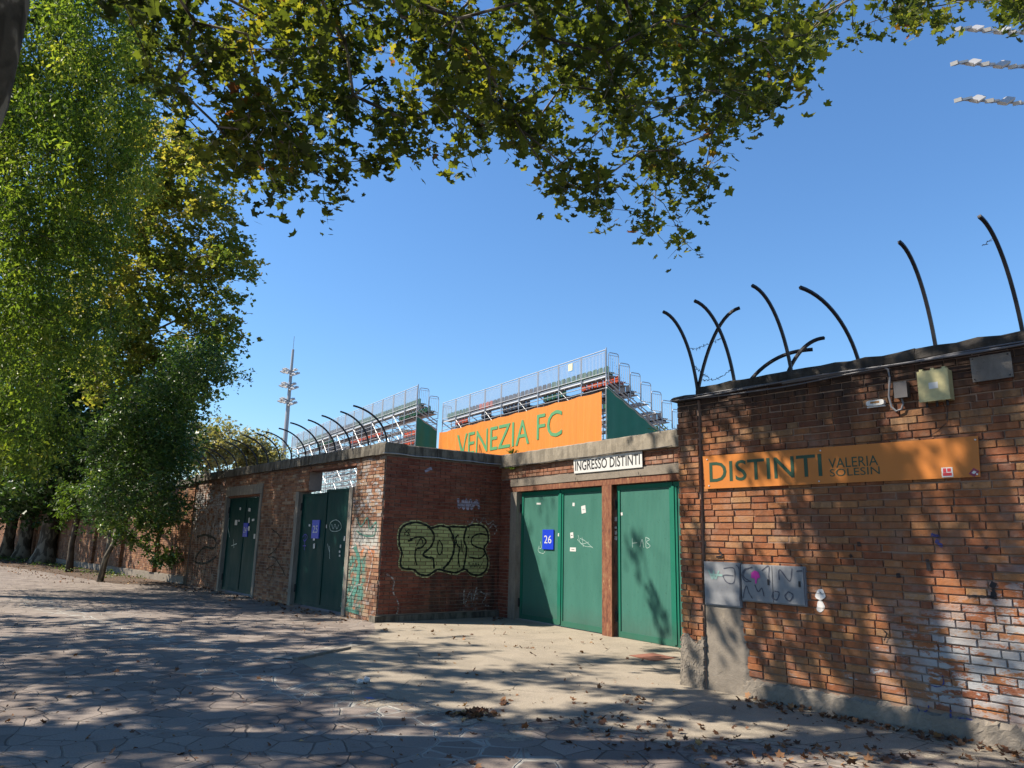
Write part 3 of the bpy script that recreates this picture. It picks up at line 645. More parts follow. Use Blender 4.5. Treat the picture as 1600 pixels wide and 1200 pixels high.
lp = c1([(930, 192), (985, 195), (1015, 215), (1022, 250), (1018, 330), (1030, 375), (1050, 393), (1072, 385), (1080, 360), (1072, 335)])
b.tube([(x, -.03, z) for x, z in lp], .010, 6)
b.build('cable', M_plain('cable_grey2', (.12, .125, .14), .5), wr)
lp = c1([(1270, 370), (1268, 440), (1225, 480), (1180, 505)])
MB().tube([(x, -.02, z) for x, z in lp], .003, 4).build('cable', m_iron, wr)
# small paint marks on the wall
dr = dict(k=M_decal('marker_black', (.012, .012, .016), BW, RH, .9, .2, .3), b=M_decal('marker_blue_spray', (.03, .04, .16), BW, RH, .3, .2, .5), w=M_decal('wheatpaste', (.6, .58, .56), BW, RH, .5, .1, .3), g=M_decal('spray_green_faint', (.3, .45, .3), BW, RH, .3, .1, .5))
def c2(pts, off=.008): return [PR(1020+x/2.759, 765+y/2.759, off) for x, y in pts]
b = MB()
for i, (k, st, wd) in enumerate([('k', [(1355, 458), (1400, 460), (1450, 462), (1472, 455), (1468, 430), (1470, 405)], .022), ('k', [(1455, 405), (1478, 418)], .05), ('k', [(1468, 440), (1470, 472)], .04), ('b', [(1200, 195), (1235, 205), (1225, 225), (1250, 245)], .03),
        ('b', [(1140, 930), (1155, 960), (1185, 950), (1190, 930)], .012), ('b', [(1285, 950), (1285, 1000)], .014), ('b', [(1285, 990), (1340, 985), (1400, 1000)], .01), ('b', [(1195, 840), (1230, 850), (1255, 835), (1250, 800)], .01),
        ('k', [(285, 262), (300, 285), (275, 290)], .02), ('k', [(888, 225), (892, 245)], .03), ('k', [(1185, 300), (1192, 350)], .03), ('k', [(1058, 360), (1062, 380)], .035), ('k', [(850, 290), (860, 282)], .03), ('k', [(1435, 245), (1445, 252)], .03),
        ('k', [(990, 600), (1010, 620), (1000, 650)], .012), ('k', [(722, 440), (728, 446)], .006)]):
    b.mat(dr[k]).ribbon(c2(st), wd, -.008-.0009*i)
b.build('graffiti', None, wr)

b = MB(); b.mat(dr['w'])
for j_, (ex_, ey_, rx_, ry_) in enumerate([(722, 452, 21, 24), (722, 503, 17, 26)]): b.poly([(q_[0], -.0075, q_[1]) for q_ in c2([(ex_+rx_*math.cos(t_)*(1+.18*math.sin(t_*3+j_)), ey_+ry_*math.sin(t_)) for t_ in np.linspace(0, 2*math.pi, 18, endpoint=False)])])
b.build('pasted_paper', None, wr)
# DISTINTI sign
sg = onplane('wall_sign', PR, label='long orange sign reading DISTINTI VALERIA SOLESIN on the right brick wall', cat='sign')
q = [PR(1102, 764, .03), PR(1532, 745, .03), PR(1528, 681, .03), PR(1098, 713, .03)]
b = MB(); b.prism(q, -.032, -.026); b.build('panel', m_orange, sg)
b = MB(); b.mat(m_sgreen)
def fit(P, x0, y0, x1, y1, off): a = P(x0, y0, off); c = P(x1, y1, off); return a[0], c[0], a[1], c[1]
x0_, za = PR(1109, 753, .034); x1_, zc = PR(1283, 709, .034); zt_ = PR(1109, 722, .034)[1]
b.text('DISTINTI', x0_, x1_, (za+PR(1282, 745, .034)[1])/2, (zt_+zc)/2, -.0345, .008)
x0_, _ = PR(1295, 730, .034); x1_, zt_ = PR(1371, 711, .034); z2 = PR(1371, 727, .034)[1]
b.text('VALERIA', x0_, x1_, z2, zt_, -.0345)
x0_, z0_ = PR(1297, 744, .034); x1_, z1_ = PR(1374, 728.5, .034); z00 = PR(1374, 741.5, .034)[1]
b.text('SOLESIN', x0_, x1_, (z0_+z00)/2, z1_, -.0345); b.build('lettering', None, sg)
m_red = M_plain('sticker_red', (.45, .03, .04), .5); m_maroon = M_plain('sticker_maroon', (.2, .02, .05), .5)
a = PR(1480, 738, .034); b = MB(); b.mat(m_white).box(a[0]-.048, a[0]+.048, -.035, -.033, a[1]-.045, a[1]+.045); b.mat(m_red)
for dx, dz, w_, h_ in [(-.02, .018, .014, .02), (.018, .02, .016, .016), (0, -.018, .038, .014)]: b.box(a[0]+dx-w_, a[0]+dx+w_, -.0358, -.0352, a[1]+dz-h_, a[1]+dz+h_)
b.build('sticker', None, sg)
a = PR(1522, 738, .034); b = MB(); b.mat(m_maroon).prism([(a[0]-.045, a[1]-.01), (a[0]+.0, a[1]-.04), (a[0]+.045, a[1]+.008), (a[0], a[1]+.04)], -.035, -.033)
b.mat(m_white).prism([(a[0]-.02, a[1]-.004), (a[0]+.0, a[1]-.016), (a[0]+.02, a[1]+.004), (a[0], a[1]+.016)], -.0356, -.0352); b.build('sticker', None, sg)
for x, y in [(1105, 718), (1282, 704), (1524, 687), (1108, 759), (1280, 752), (1527, 741)]:
    a = PR(x, y, .034); MB().tube([(a[0], -.040, a[1]), (a[0], -.03, a[1])], .008, 8).build('screw', m_galvw, sg)

# grey utility cabinet
m_cab = NT('cabinet_grey'); _f = m_cab.noise(6, 5); m_cab.pbr(m_cab.mix(m_cab.mul(m_cab.mr(m_cab.noise(22, 5, .7), .52, .7), .3), m_cab.mix(_f, (.17, .175, .185), (.22, .225, .235)), (.11, .10, .095)), .6); m_cab = m_cab.m
uc = onplane('utility_cabinet', PR, label='flat grey three-door utility cabinet with marker scribbles on the right brick wall', cat='cabinet')
ca = [PR(1099, 943, .04), PR(1157, 880, .04)]
x0_, z0_ = PR(1101, 943, .04); x3_, zr0 = PR(1259, 948, .04); _, zt = PR(1200, 883, .04)
xs = [PR(1099, 880, .04)[0], PR(1156, 880, .04)[0], PR(1206, 883, .04)[0], PR(1256, 886, .04)[0]]
MB().box(xs[0], xs[1]-.006, -.03, .02, z0_-.01, zt+.012).box(xs[1]+.006, xs[3], -.025, .02, zr0, zt).build('body', m_cab, uc)
m_mk = M_plain('marker_grey', (.05, .055, .075), .6); m_pk = M_plain('pink_spray', (.5, .03, .28), .6); m_gg = M_plain('green_faint', (.18, .3, .27), .6)
drs = []
for i, (a_, b_, zz) in enumerate([(xs[0]+.012, xs[1]-.016, z0_+.005), (xs[1]+.014, xs[2]-.004, zr0+.014), (xs[2]+.004, xs[3]-.012, zr0+.014)]):
    d_ = MB().box(a_, b_, -.042, -.0305, zz, zt-.008).build('door', m_cab, uc); drs.append((a_, b_, zz, d_))
def S(pts, wd, k=0): return [PR(1020+x/2.759, 765+y/2.759, .043) for x, y in pts], wd
b = MB()
for i, st in enumerate([[(360, 325), (372, 345), (376, 420), (375, 480)], [(305, 340), (350, 340), (350, 400), (320, 400), (305, 370), (348, 372)], [(415, 340), (395, 345), (385, 370), (400, 395), (425, 395)]]): b.ribbon(*S(st, .012), -.0432-.0009*i)
b.mat(m_mk); b.mats = [m_mk]; b.build('scribble', None, drs[0][3])
b = MB(); b.mat(m_mk)
for i, st in enumerate([[(388, 470), (402, 415), (415, 445), (430, 470)], [(470, 350), (500, 330), (500, 375), (505, 400)], [(440, 410), (455, 440), (470, 425), (480, 460)], [(430, 335), (400, 345), (392, 375), (420, 395)]]): b.ribbon(*S(st, .013), -.0432-.0009*i)
b.mat(m_pk)
b.prism([PR(1020+x/2.759, 765+y/2.759, .043) for x, y in [(424, 380), (426, 358), (440, 348), (456, 356), (464, 378), (450, 384), (449, 405), (443, 405), (441, 384)]], -.0485, -.0475)
b.build('scribble', None, drs[1][3])
b = MB(); b.mat(m_mk)
for i, st in enumerate([[(545, 390), (547, 345), (590, 395), (600, 340)], [(520, 440), (515, 465), (535, 475), (545, 445), (525, 438)], [(585, 440), (570, 460), (590, 480), (605, 455), (585, 440)], [(620, 352), (645, 350)]]): b.ribbon(*S(st, .013), -.0432-.0009*i)
b.build('scribble', None, drs[2][3])
b = MB(); b.mat(m_gg)
for i, st in enumerate([[(240, 345), (258, 385), (262, 350), (270, 385), (285, 350)], [(245, 365), (300, 370)]]): b.ribbon(*S(st, .018), -.0445-.0009*i)
b.build('scribble', None, drs[0][3])
for a_, b_, zz, d_ in drs[1:]: MB().box(b_-.055, b_-.035, -.05, -.042, zt-.21, zt-.15).build('latch', m_iron, d_)

# boxes high on the wall
def wbox(name, label, cat, px0, px1, dep, mat, extra=None):
    a = PR(*px0, dep); c = PR(*px1, dep); o = onplane(name, PR, label=label, cat=cat); b = MB()
    b.box(a[0], c[0], -dep, -.002, a[1], c[1]); return o, a, c, b
m_yel = NT('cream_plastic'); _f = m_yel.noise(9, 5, .7); m_yel.pbr(m_yel.mix(m_yel.mr(_f, .45, .75, 0, .6), (.42, .38, .19), (.2, .17, .09)), .5); m_yel = m_yel.m
o, a, c, b = wbox('junction_box', 'cream yellow electrical box mounted high on the right brick wall', 'electrical box', (1438, 628), (1479, 576), .12, m_yel)
b = MB().box(a[0], c[0], -.10, -.002, a[1], c[1]).build('body', m_yel, o); MB().box(a[0]-.008, c[0]+.008, -.125, -.101, a[1]-.006, c[1]+.008).build('lid', m_yel, o)
MB().box(a[0]+.09, a[0]+.17, -.127, -.126, a[1]+.11, a[1]+.17).build('paper_label', m_white, o)
for dx in (.03, .12, .21): MB().tube([(a[0]+dx, -.05, a[1]-.05), (a[0]+dx, -.05, a[1])], .012, 6).build('cable_gland', m_iron, o)
for dx, dz in [(0.01, 0.0), (.11, 0), (.21, 0)]: MB().box(a[0]+dx, a[0]+dx+.03, -.11, -.06, c[1]+.009, c[1]+.03).build('clip', m_yel, o)
m_gb = M_plain('dark_grey_plastic', (.055, .052, .055), .55)
o, a, c, b = wbox('junction_box', 'small dark grey box beside the looping cable on the right wall', 'electrical box', (1399, 622), (1416, 596), .07, m_gb)
MB().box(a[0], c[0], -.07, -.002, a[1], c[1]).build('body', m_gb, o); MB().box(a[0]-.004, c[0]+.004, -.082, -.071, a[1]-.004, c[1]+.004).build('lid', m_gb, o)
o, a, c, b = wbox('cover_plate', 'square grey cover plate high at the right end of the brick wall', 'cover plate', (1520, 597), (1578, 549), .035, m_gb)
MB().box(a[0], c[0], -.035, -.002, a[1], c[1], None, .004).build('plate', M_concrete('plate_grey', (.17, .155, .14), .3), o)
for x, z in [(a[0]+.02, a[1]+.02), (c[0]-.02, a[1]+.02), (a[0]+.02, c[1]-.02), (c[0]-.02, c[1]-.02)]: MB().tube([(x, -.046, z), (x, -.03, z)], .006, 6).build('screw', m_iron, o)
o, a, c, b = wbox('bulkhead_lamp', 'small white bulkhead lamp with brown label on the right brick wall', 'lamp', (1353, 635), (1380, 623), .05, m_white)
b = MB(); cx, cz, hw, hh_ = (a[0]+c[0])/2, (a[1]+c[1])/2, (c[0]-a[0])/2, (c[1]-a[1])/2
oc_ = [(cx+hw*math.copysign(abs(math.cos(t))**.4, math.cos(t)), cz+hh_*math.copysign(abs(math.sin(t))**.5, math.sin(t))) for t in np.linspace(0, 2*math.pi, 24, endpoint=False)]
b.prism(oc_, -.045, -.002); b.build('housing', m_white, o); MB().box(cx-hw*.5, cx+hw*.5, -.047, -.0455, cz-hh_*.2, cz+hh_*.5).build('lamp_label', M_plain('ochre', (.25, .12, .03), .5), o)
MB().box(a[0]-.0, c[0]+.0, -.03, -.002, a[1]-.015, a[1]-.002).build('lamp_rim', m_white, o)

# ------------------------------------------------------------------ curved fence posts
def arc_post(base, lean, h, out, r, mat, seed=0):
    """base world point, lean = horizontal unit direction, rises h and bends out"""
    pts = []
    for t in np.linspace(0, 1, 15):
        a = t*math.pi/2*.92; pts.append((lean[0]*out*(1-math.cos(a)), lean[1]*out*(1-math.cos(a)), h*math.sin(a)/math.sin(math.pi/2*.92)))
    return MB().tube([(0, 0, -.12)] + pts, r, 4)
i = 0
lean = -PL.n
proto = arc_post(None, lean, .70, .86, .02, m_iron).build('fence_post', m_iron, None, False)
bases = [604.5, 576, 548, 524, 500, 478, 456, 437.5, 419, 402]
ts = [PL(x, 690 + (604-x)*.18, -.12)[0] for x in bases]
ts += [ts[-1]-.82*k for k in range(1, 7)]
for i, t in enumerate(ts):
    o = proto if i == 0 else proto.copy()
    if i: col.objects.link(o)
    o.location = tuple(PL.w(t, .12, 3.49)); s_ = rs.uniform(.93, 1.07); o.scale = (s_, s_, rs.uniform(.93, 1.08)); o.rotation_euler = (0, 0, rs.uniform(-.12, .12))
    tag(o, 'thin curved iron post on the left wall, %s counting left from the wall corner' % ORD[i], 'fence post', 'curved iron posts along the left wall')
# right wall posts: base pixel, tip pixel
RP = [((1090, 603), (1036, 487), 'leftmost curved iron post on the right wall, leaning left above the pillar', -.45), ((1148, 592), (1085, 470), 'curved iron post on the right wall crossing the one that bends right', -.5),
      ((1237, 577), (1175, 446), 'curved iron post on the right wall rising through two fallen posts', -.5), ((1342, 557), (1250, 449), 'strongly bent iron post on the right wall right of the fallen posts', -.75),
      ((1462, 537), (1405, 378), 'tall curved iron post on the right wall above the cream electrical box', -.5), ((1598, 515), (1530, 338), 'tallest iron post at the right edge of the right wall', -.5),
      ((1090, 603), (1156, 481), 'iron post above the pillar bending to the right instead of left', .3), ((1168, 588), (1270, 546), 'iron post fallen almost flat over the right wall coping', .35), ((1228, 578), (1288, 528), 'short iron post sagging to the right beside the flat one', .35)]
for i, (bpx, tpx, lab, dep) in enumerate(RP):
    t, _ = PR(*bpx, -.12); B = PR.w(t, .12, 3.5)
    # tip: on the ray of the tip pixel, offset dep along the wall normal (towards the street if negative)
    pl = Plane(PR.P + PR.n*(.12+dep), PR.a); tt, tz = pl(*tpx); T = pl.w(tt, 0, tz)
    b = MB(); pts = []
    for s_ in np.linspace(0, 1, 15):
        up = math.sin(s_*math.pi/2*(.95)); ho = 1-math.cos(s_*math.pi/2*.95); ho /= (1-math.cos(math.pi/2*.95)); up /= math.sin(math.pi/2*.95)
        if i == 7: up = 1-(1-s_)**2.4; ho = s_**1.1
        kh = .65 if i < 6 else .4   # part of the bend is a plain lean
        hx = (ho*kh + s_*(1-kh))
        P_ = B + (T-B)*np.array([hx, hx, up]); pts.append(tuple(P_-B))
    b.tube([(0, 0, -.1)] + pts, .022, 4); o = b.build('fence_post', m_iron); o.location = tuple(B)
    tag(o, lab, 'fence post', 'bent iron posts along the right wall')
def wire(a, b_, sag, lab, n=26, Yoff=.12):
    P0 = PR.w(PR(*a, Yoff if False else -.12)[0], .0, 0); 
    def pt(p): pl = Plane(PR.P + PR.n*(-.05), PR.a); t, z = pl(*p); return pl.w(t, 0, z)
    A, B = pt(a), pt(b_); b = MB(); pts = []
    for s_ in np.linspace(0, 1, n):
        P = A+(B-A)*s_ + np.array([0, 0, -sag*4*s_*(1-s_)]) + rs.normal(0, .006, 3); pts.append(tuple(P-A))
    b.tube(pts, .0035, 3)
    for k in range(2, n-1, 3):
        q = np.array(pts[k])
        for _ in range(2): d_ = rs.normal(0, 1, 3); d_ /= np.linalg.norm(d_); b.tube([tuple(q-d_*.022), tuple(q+d_*.022)], .003, 3)
    o = b.build('barbed_wire', m_iron); o.location = tuple(A); tag(o, lab, 'barbed wire', 'loose strands of barbed wire over the right wall')
wire((1078, 545), (1128, 527), .03, 'upper barbed wire strand between the crossing iron posts')
wire((1097, 593), (1143, 577), .05, 'lower barbed wire strand near the coping by the pillar')
wire((1553, 372), (1534, 385), .0, 'tiny wire tuft hanging from the tallest iron post', 8)
wire((1085, 571), (1108, 590), .02, 'short barbed wire scrap sloping down beside the leftmost post')

# ------------------------------------------------------------------ GRANDSTANDS
SD = -59.08
def stand(P0, L, npan, label, seatpat, banner, nrows=12, endsteps=7, cut=0., cutrows=2):
    P = Plane(P0, SD); o = empty('grandstand', (P0[0], P0[1], 0), SD, label=label, cat='grandstand', group='temporary tubular grandstands')
    ZT, ZF = 11.72, 10.38; dx = L/npan; RI, RD_ = .42, .75
    # rear guard rail: one part per panel
    for k in range(npan):
        xa, xb = -k*dx-.02, -(k+1)*dx+.06; b = MB()
        b.tube([(xa, 0, ZF+.05), (xa, 0, ZT)], .03, 4, False).tube([(xb, 0, ZF+.05), (xb, 0, ZT)], .03, 4, False)
        b.tube([(xa, 0, ZT), (xb, 0, ZT)], .028, 4, False).tube([(xa, 0, ZT-.13), (xb, 0, ZT-.13)], .016, 4, False).tube([(xa, 0, ZF+.1), (xb, 0, ZF+.1)], .022, 4, False)
        nb = 17
        for j in range(1, nb): xx = xa+(xb-xa)*j/nb; b.tube([(xx, 0, ZF+.1), (xx, 0, ZT-.12)], .012, 3, False)
        b.build('guard_rail', m_galvw, o)
    # uprights
    for k in range(npan+1):
        b = MB(); x = -k*dx; short = x > -cut
        for yy, zt in ((.04, ZT+(.12 if k == 0 else .03)), (.05+RD_*2, ZF-RI*2), (RD_*5, ZF-RI*5), (RD_*8, ZF-RI*8), (RD_*11, ZF-RI*11)):
            if not (short and yy > 2): b.tube([(x, yy, 0), (x, yy, zt)], .035, 5, False)
        # raker and ledgers
        nr_ = cutrows if short else nrows; b.tube([(x, .0, ZF-.1), (x, RD_*nr_, ZF-.1-RI*nr_)], .035, 4, False)
        for z in (9.3, 7.6, 6.1, 4.4, 2.6): b.tube([(x, 0, z), (x, 1.5 if short else min(RD_*11, (ZF-z)/RI*RD_), z)], .025, 4, False)
        if short: b.tube([(x, 0, 9.3), (x, 1.5, 7.6)], .022, 4, False).tube([(x, 0, 7.6), (x, 1.5, 6.1)], .022, 4, False)
        else: b.tube([(x, 0, 9.3), (x, 2.2, 7.6)], .022, 4, False).tube([(x, 0, 7.6), (x, 2.4, 9.0)], .022, 4, False).tube([(x, 0, 6.1), (x, 3.2, 7.6)], .022, 4, False).tube([(x, 0, 5.8), (x, 4, 4.4)], .022, 4, False)
        b.build('upright_frame', m_galv, o)
    b = MB()
    for z in (9.95, 9.65, 9.3, 8.9, 8.5, 8.05, 7.6, 7.25, 6.9, 6.5, 6.1, 5.65, 5.2, 4.4, 2.6):
        for yy in (.04, RD_*2+.05): b.tube([(0, yy, z), (-L, yy, z)], .024, 4, False)
        if z < 8: b.tube([(-cut, RD_*5, z), (-L, RD_*5, z)], .022, 4, False)
    for k in range(npan):
        for z0, z1 in ((8.5, 10.2), (6.1, 7.6), (4.4, 6.1), (2.6, 4.4)):
            if (k+int(z0)) % 2: b.tube([(-k*dx, .06, z0), (-(k+1)*dx, .06, z1)], .014, 4, False)
            else: b.tube([(-(k+1)*dx, 1.6, z0), (-k*dx, 1.6, z1-1)], .02, 4, False)
            (b.tube([(-k*dx, 3.75, z0), (-(k+1)*dx, 3.75, z1)], .02, 4, False) if k*dx >= cut else None)
    b.build('bracing', m_galv, o)
    # treads
    for r in range(nrows):
        y = .12+RD_*r; z = ZF-RI*r; b = MB(); xr = -cut if r >= cutrows else 0; b.mat(m_alu).box(-L, xr, y, y+.26, z-.05, z).box(-L, xr, y+.34, y+.60, z-.05, z); b.mat(m_plank if r in (1, 2) else m_galvw).box(-L, xr, y-.03, y-.002, z-.12, z+.03)
        b.build('tread', None, o)
    # seats
    def chair(b):
        b.prism([(-.21, 0), (.21, 0), (.21, .0), (.2, .34), (.13, .40), (-.13, .40), (-.2, .34)], -.03, .01).box(-.21, .21, .0, .4, .02, .06); return b
    protos = {}
    for kx, mt in (('g', m_sg), ('o', m_so), ('b', m_sb)):
        b = MB(); pr = [(-.21, .03), (.21, .03), (.21, .32), (.14, .40), (-.14, .40), (-.21, .32)]
        b.prism(pr, -.02, .015); b.box(-.21, .21, .016, .4, .03, .07); b.box(-.15, .15, .05, .3, -.12, .029); protos[kx] = (b, mt)
    me = {k: None for k in protos}; cnt = 0; ns = int((L-.3)/.5); bulk = {k: MB() for k in protos}
    for r in range(nrows):
        pat = seatpat[min(r, len(seatpat)-1)]
        for s_ in range(ns):
            kx = pat[int(s_/ns*len(pat))]
            if kx == '.': continue
            x = -.3-s_*.5
            if r >= cutrows and x > -cut: continue
            loc = (x, .3+RD_*r, ZF-RI*r+.13)
            if cnt < 96 and (r < 1 or s_ < 28):
                if me[kx] is None: q_ = protos[kx][0].build('seat', protos[kx][1], o); me[kx] = q_
                else: q_ = me[kx].copy(); col.objects.link(q_)
                q_.parent = o; q_.location = loc; cnt += 1
            else:
                pb = protos[kx][0]; B_ = bulk[kx]; k0 = len(B_.v); B_.v += [(v[0]+loc[0], v[1]+loc[1], v[2]+loc[2]) for v in pb.v]; B_.f += [tuple(i_+k0 for i_ in f_) for f_ in pb.f]
                B_.mi += [0]*len(pb.f)
    allb = MB()
    for kx, B_ in bulk.items():
        if B_.v: allb.mat(protos[kx][1]); k0 = len(allb.v); allb.v += B_.v; allb.f += [tuple(i_+k0 for i_ in f_) for f_ in B_.f]; allb.mi += [allb.cur]*len(B_.f)
    allb.build('seats', None, o, kind='stuff')
    # stepped side rails
    for xe in (.08, -L-.08):
        for r in range(endsteps if (xe < 0 or not cut) else 2):
            ya, yb = .12+RD_*r, .12+RD_*(r+1)-.06; zb, zt = ZF-RI*r, ZF-RI*r+(1.16 if r else 1.2); b = MB(); c_ = .12
            b.tube([(xe, ya, zb-.35), (xe, ya, zt-c_), (xe, ya+c_*.3, zt-c_*.3), (xe, ya+c_, zt), (xe, yb-c_, zt), (xe, yb-c_*.3, zt-c_*.3), (xe, yb, zt-c_), (xe, yb, zb-.35)], .024, 5, False)
            b.tube([(xe, ya, zb+.08), (xe, yb, zb+.08)], .02, 4, False).tube([(xe, ya, zt-.14), (xe, yb, zt-.14)], .014, 4, False)
            for j in range(1, 5): yy = ya+(yb-ya)*j/5; b.tube([(xe, yy, zb+.08), (xe, yy, zt-.14)], .011, 3, False)
            b.build('side_rail', m_galv, o)
    nrr = 2 if cut else nrows; b = MB(); b.tube([(.1, -.05, ZF-.35), (.1, RD_*nrr, ZF-.35-RI*nrr)], .05, 4).tube([(.14, -.05, ZF-.75), (.14, RD_*nrr, ZF-.75-RI*nrr)], .05, 4); b.build('stringer', m_galv, o)
    return o, P
sA, PA = stand((4.95, 38.), 19.8, 9, 'nearer grandstand section above the orange banner, with stepped rails at its right end', ['ggggggbbbbbbbboobbgggg', 'oooo..ggg..bbbb..bb..ooo', 'bb..gg..bb....', '.g..b...', '........', 'b..g....', '....', 'g...', '....'], True)
sB, PB = stand((-6.35, 48.6), 31.7, 15, 'farther grandstand section of open scaffolding, left of the orange banner', ['gggggbbbgggg', 'gg..bb..gg..', '....ooo.bb..', 'ooo.....gg..', '.ooo....b...', '....', '.g..', '....', '....'], False, cut=5.6)
b = MB(); b.box(-1.9, -.9, -.03, -.02, 10.9, 11.4) if False else None
MB().box(-3.35, -2.95, -.05, -.035, 11.15, 11.55).build('paper_sign', M_plain('cream_card', (.6, .56, .35), .6), sA)
# banner: hanging cloth with folds
def cloth(x0, x1, ztop, zbot, y, nx, nz, amp, seed):
    r = np.random.RandomState(seed); ph = r.uniform(0, 6, 6); b = MB(); V = []
    for j in range(nz):
        for i_ in range(nx):
            u = i_/(nx-1); x = x0+(x1-x0)*u; v = j/(nz-1)
            ed = 1-min(1, u*4)   # folds strongest at the far left
            yy = y - amp*(.25+1.0*max(0, 1-u*2.2))*(math.sin(x*4.1+ph[0]+v*1.5)*.5+math.sin(x*9.3+ph[1]-v*2)*.3+math.sin(x*2+ph[2])*.5)*(.35+.65*v)
            V.append((x, yy, ztop-(ztop-zbot)*v - .07*abs(math.sin(x*math.pi/2.2))*(1-v)))
    b.poly(V, [(j*nx+i_, j*nx+i_+1, (j+1)*nx+i_+1, (j+1)*nx+i_) for j in range(nz-1) for i_ in range(nx-1)]); return b, lambda x, z: None
bn = empty('banner', (PA.P[0], PA.P[1], 0), SD, label='large orange banner with green VENEZIA FC lettering hanging on the grandstand back', cat='banner')
ph = [.3, 1.9, 4.]; AMP = .10
def foldy(x, z):
    u = (x+19.7)/19.7; v = min(1, max(0, (9.42-z)/4)); k = AMP*(.22+1.3*max(0, 1-u*1.9))*(.35+.65*v)
    return -.16 - k*(math.sin(x*4.1+ph[0]+v*1.5)*.5+math.sin(x*9.3+ph[1]-v*2)*.3+math.sin(x*2+ph[2])*.5)
nx, nzz = 320, 14; V = []
for j in range(nzz):
    for i_ in range(nx):
        x = -19.7+19.55*i_/(nx-1); v = j/(nzz-1); zt = 9.48 - .06*abs(math.sin(x*math.pi/2.2)); z = zt-(zt-5.0)*v; V.append((x, foldy(x, z), z))
b = MB(); b.poly(V, [(j*nx+i_, j*nx+i_+1, (j+1)*nx+i_+1, (j+1)*nx+i_) for j in range(nzz-1) for i_ in range(nx-1)]); b.build('cloth', m_ban, bn, True)
b = MB(); b.text('VENEZIA', -16.7, -7.15, 7.38, 8.93, 0).text('FC', -6.35, -3.75, 7.5, 9.03, 0)
# subdivide lettering across the folds by simple slicing in x, then lay it on the cloth
import bmesh
me = bpy.data.meshes.new('x'); me.from_pydata(b.v, [], b.f); bm = bmesh.new(); bm.from_mesh(me)
for xx in np.arange(-16.8, -3.6, .12): bmesh.ops.bisect_plane(bm, geom=bm.verts[:]+bm.edges[:]+bm.faces[:], plane_co=(xx, 0, 0), plane_no=(1, 0, 0))
for zz in np.arange(7.4, 9.1, .3): bmesh.ops.bisect_plane(bm, geom=bm.verts[:]+bm.edges[:]+bm.faces[:], plane_co=(0, 0, zz), plane_no=(0, 0, 1))
bmesh.ops.triangulate(bm, faces=bm.faces[:])
for v in bm.verts: v.co.y = foldy(v.co.x, v.co.z)-.03
bm.to_mesh(me); bm.free(); me.materials.append(m_bgreen); me.name = 'lettering'; lo_ = bpy.data.objects.new('lettering', me); col.objects.link(lo_); lo_.parent = bn
# green tarps on the ends
def tarp(S_, pts, lab, seed):
    o = empty('tarpaulin', (S_.P[0], S_.P[1], 0), SD, label=lab, cat='tarpaulin', group='green tarpaulins on the grandstand ends')
    (y0, zt0), (y1, zt1), zb = pts; n, m = 22, 10; V = []
    for j in range(m):
        for i_ in range(n):
            u = i_/(n-1); v = j/(m-1); y = y0+(y1-y0)*u; zt = zt0+(zt1-zt0)*u; z = zt-(zt-zb)*v; V.append((.16+.05*math.sin(y*3+v*3+seed)*v+.02*math.sin(y*8), y, z))
    MB().poly(V, [(j*n+i_, j*n+i_+1, (j+1)*n+i_+1, (j+1)*n+i_) for j in range(m-1) for i_ in range(n-1)]).build('sheet', m_tarp, o, True); 
    MB().tube([(.17, y0, zt0), (.17, y1, zt1)], .025, 5).build('hem_rope', m_galv, o)
tarp(PA, ((-.05, 9.75), (4.3, 7.25), 4.8), 'dark green tarpaulin triangle right of the orange banner', 1)
tarp(PB, ((0, 9.6), (1.5, 8.85), 5.5), 'dark green tarpaulin left of the orange banner', 2)

# ------------------------------------------------------------------ FLOODLIGHT MASTS
m_mast = M_plain('mast_paint', (.30, .315, .33), .5, .2, .08); m_lamp = M_plain('lamp_housing', (.48, .47, .45), .4, .3, .12, 3.); m_glass = M_plain('lamp_glass', (.25, .27, .3), .15, .1, .2, 3.)
def flood(b, c, yaw, tilt, s=.62, roll=0):
    M = Matrix.Translation(c) @ Matrix.Rotation(yaw, 4, 'Z') @ Matrix.Rotation(tilt, 4, 'X') @ Matrix.Rotation(roll, 4, 'Y')
    b.mat(m_lamp)
    P = [(-s*.5, 0, -s*.5), (s*.5, 0, -s*.5), (s*.5, 0, s*.5), (-s*.5, 0, s*.5), (-s*.22, s*.42, -s*.22), (s*.22, s*.42, -s*.22), (s*.22, s*.42, s*.22), (-s*.22, s*.42, s*.22)]
    b.poly([tuple(M @ Vector(p)) for p in P], [(3, 2, 1, 0), (4, 5, 6, 7), (0, 1, 5, 4), (1, 2, 6, 5), (2, 3, 7, 6), (3, 0, 4, 7)])
    b.mat(m_glass); b.poly([tuple(M @ Vector(p)) for p in [(-s*.42, -.01, -s*.42), (s*.42, -.01, -s*.42), (s*.42, -.01, s*.42), (-s*.42, -.01, s*.42)]])
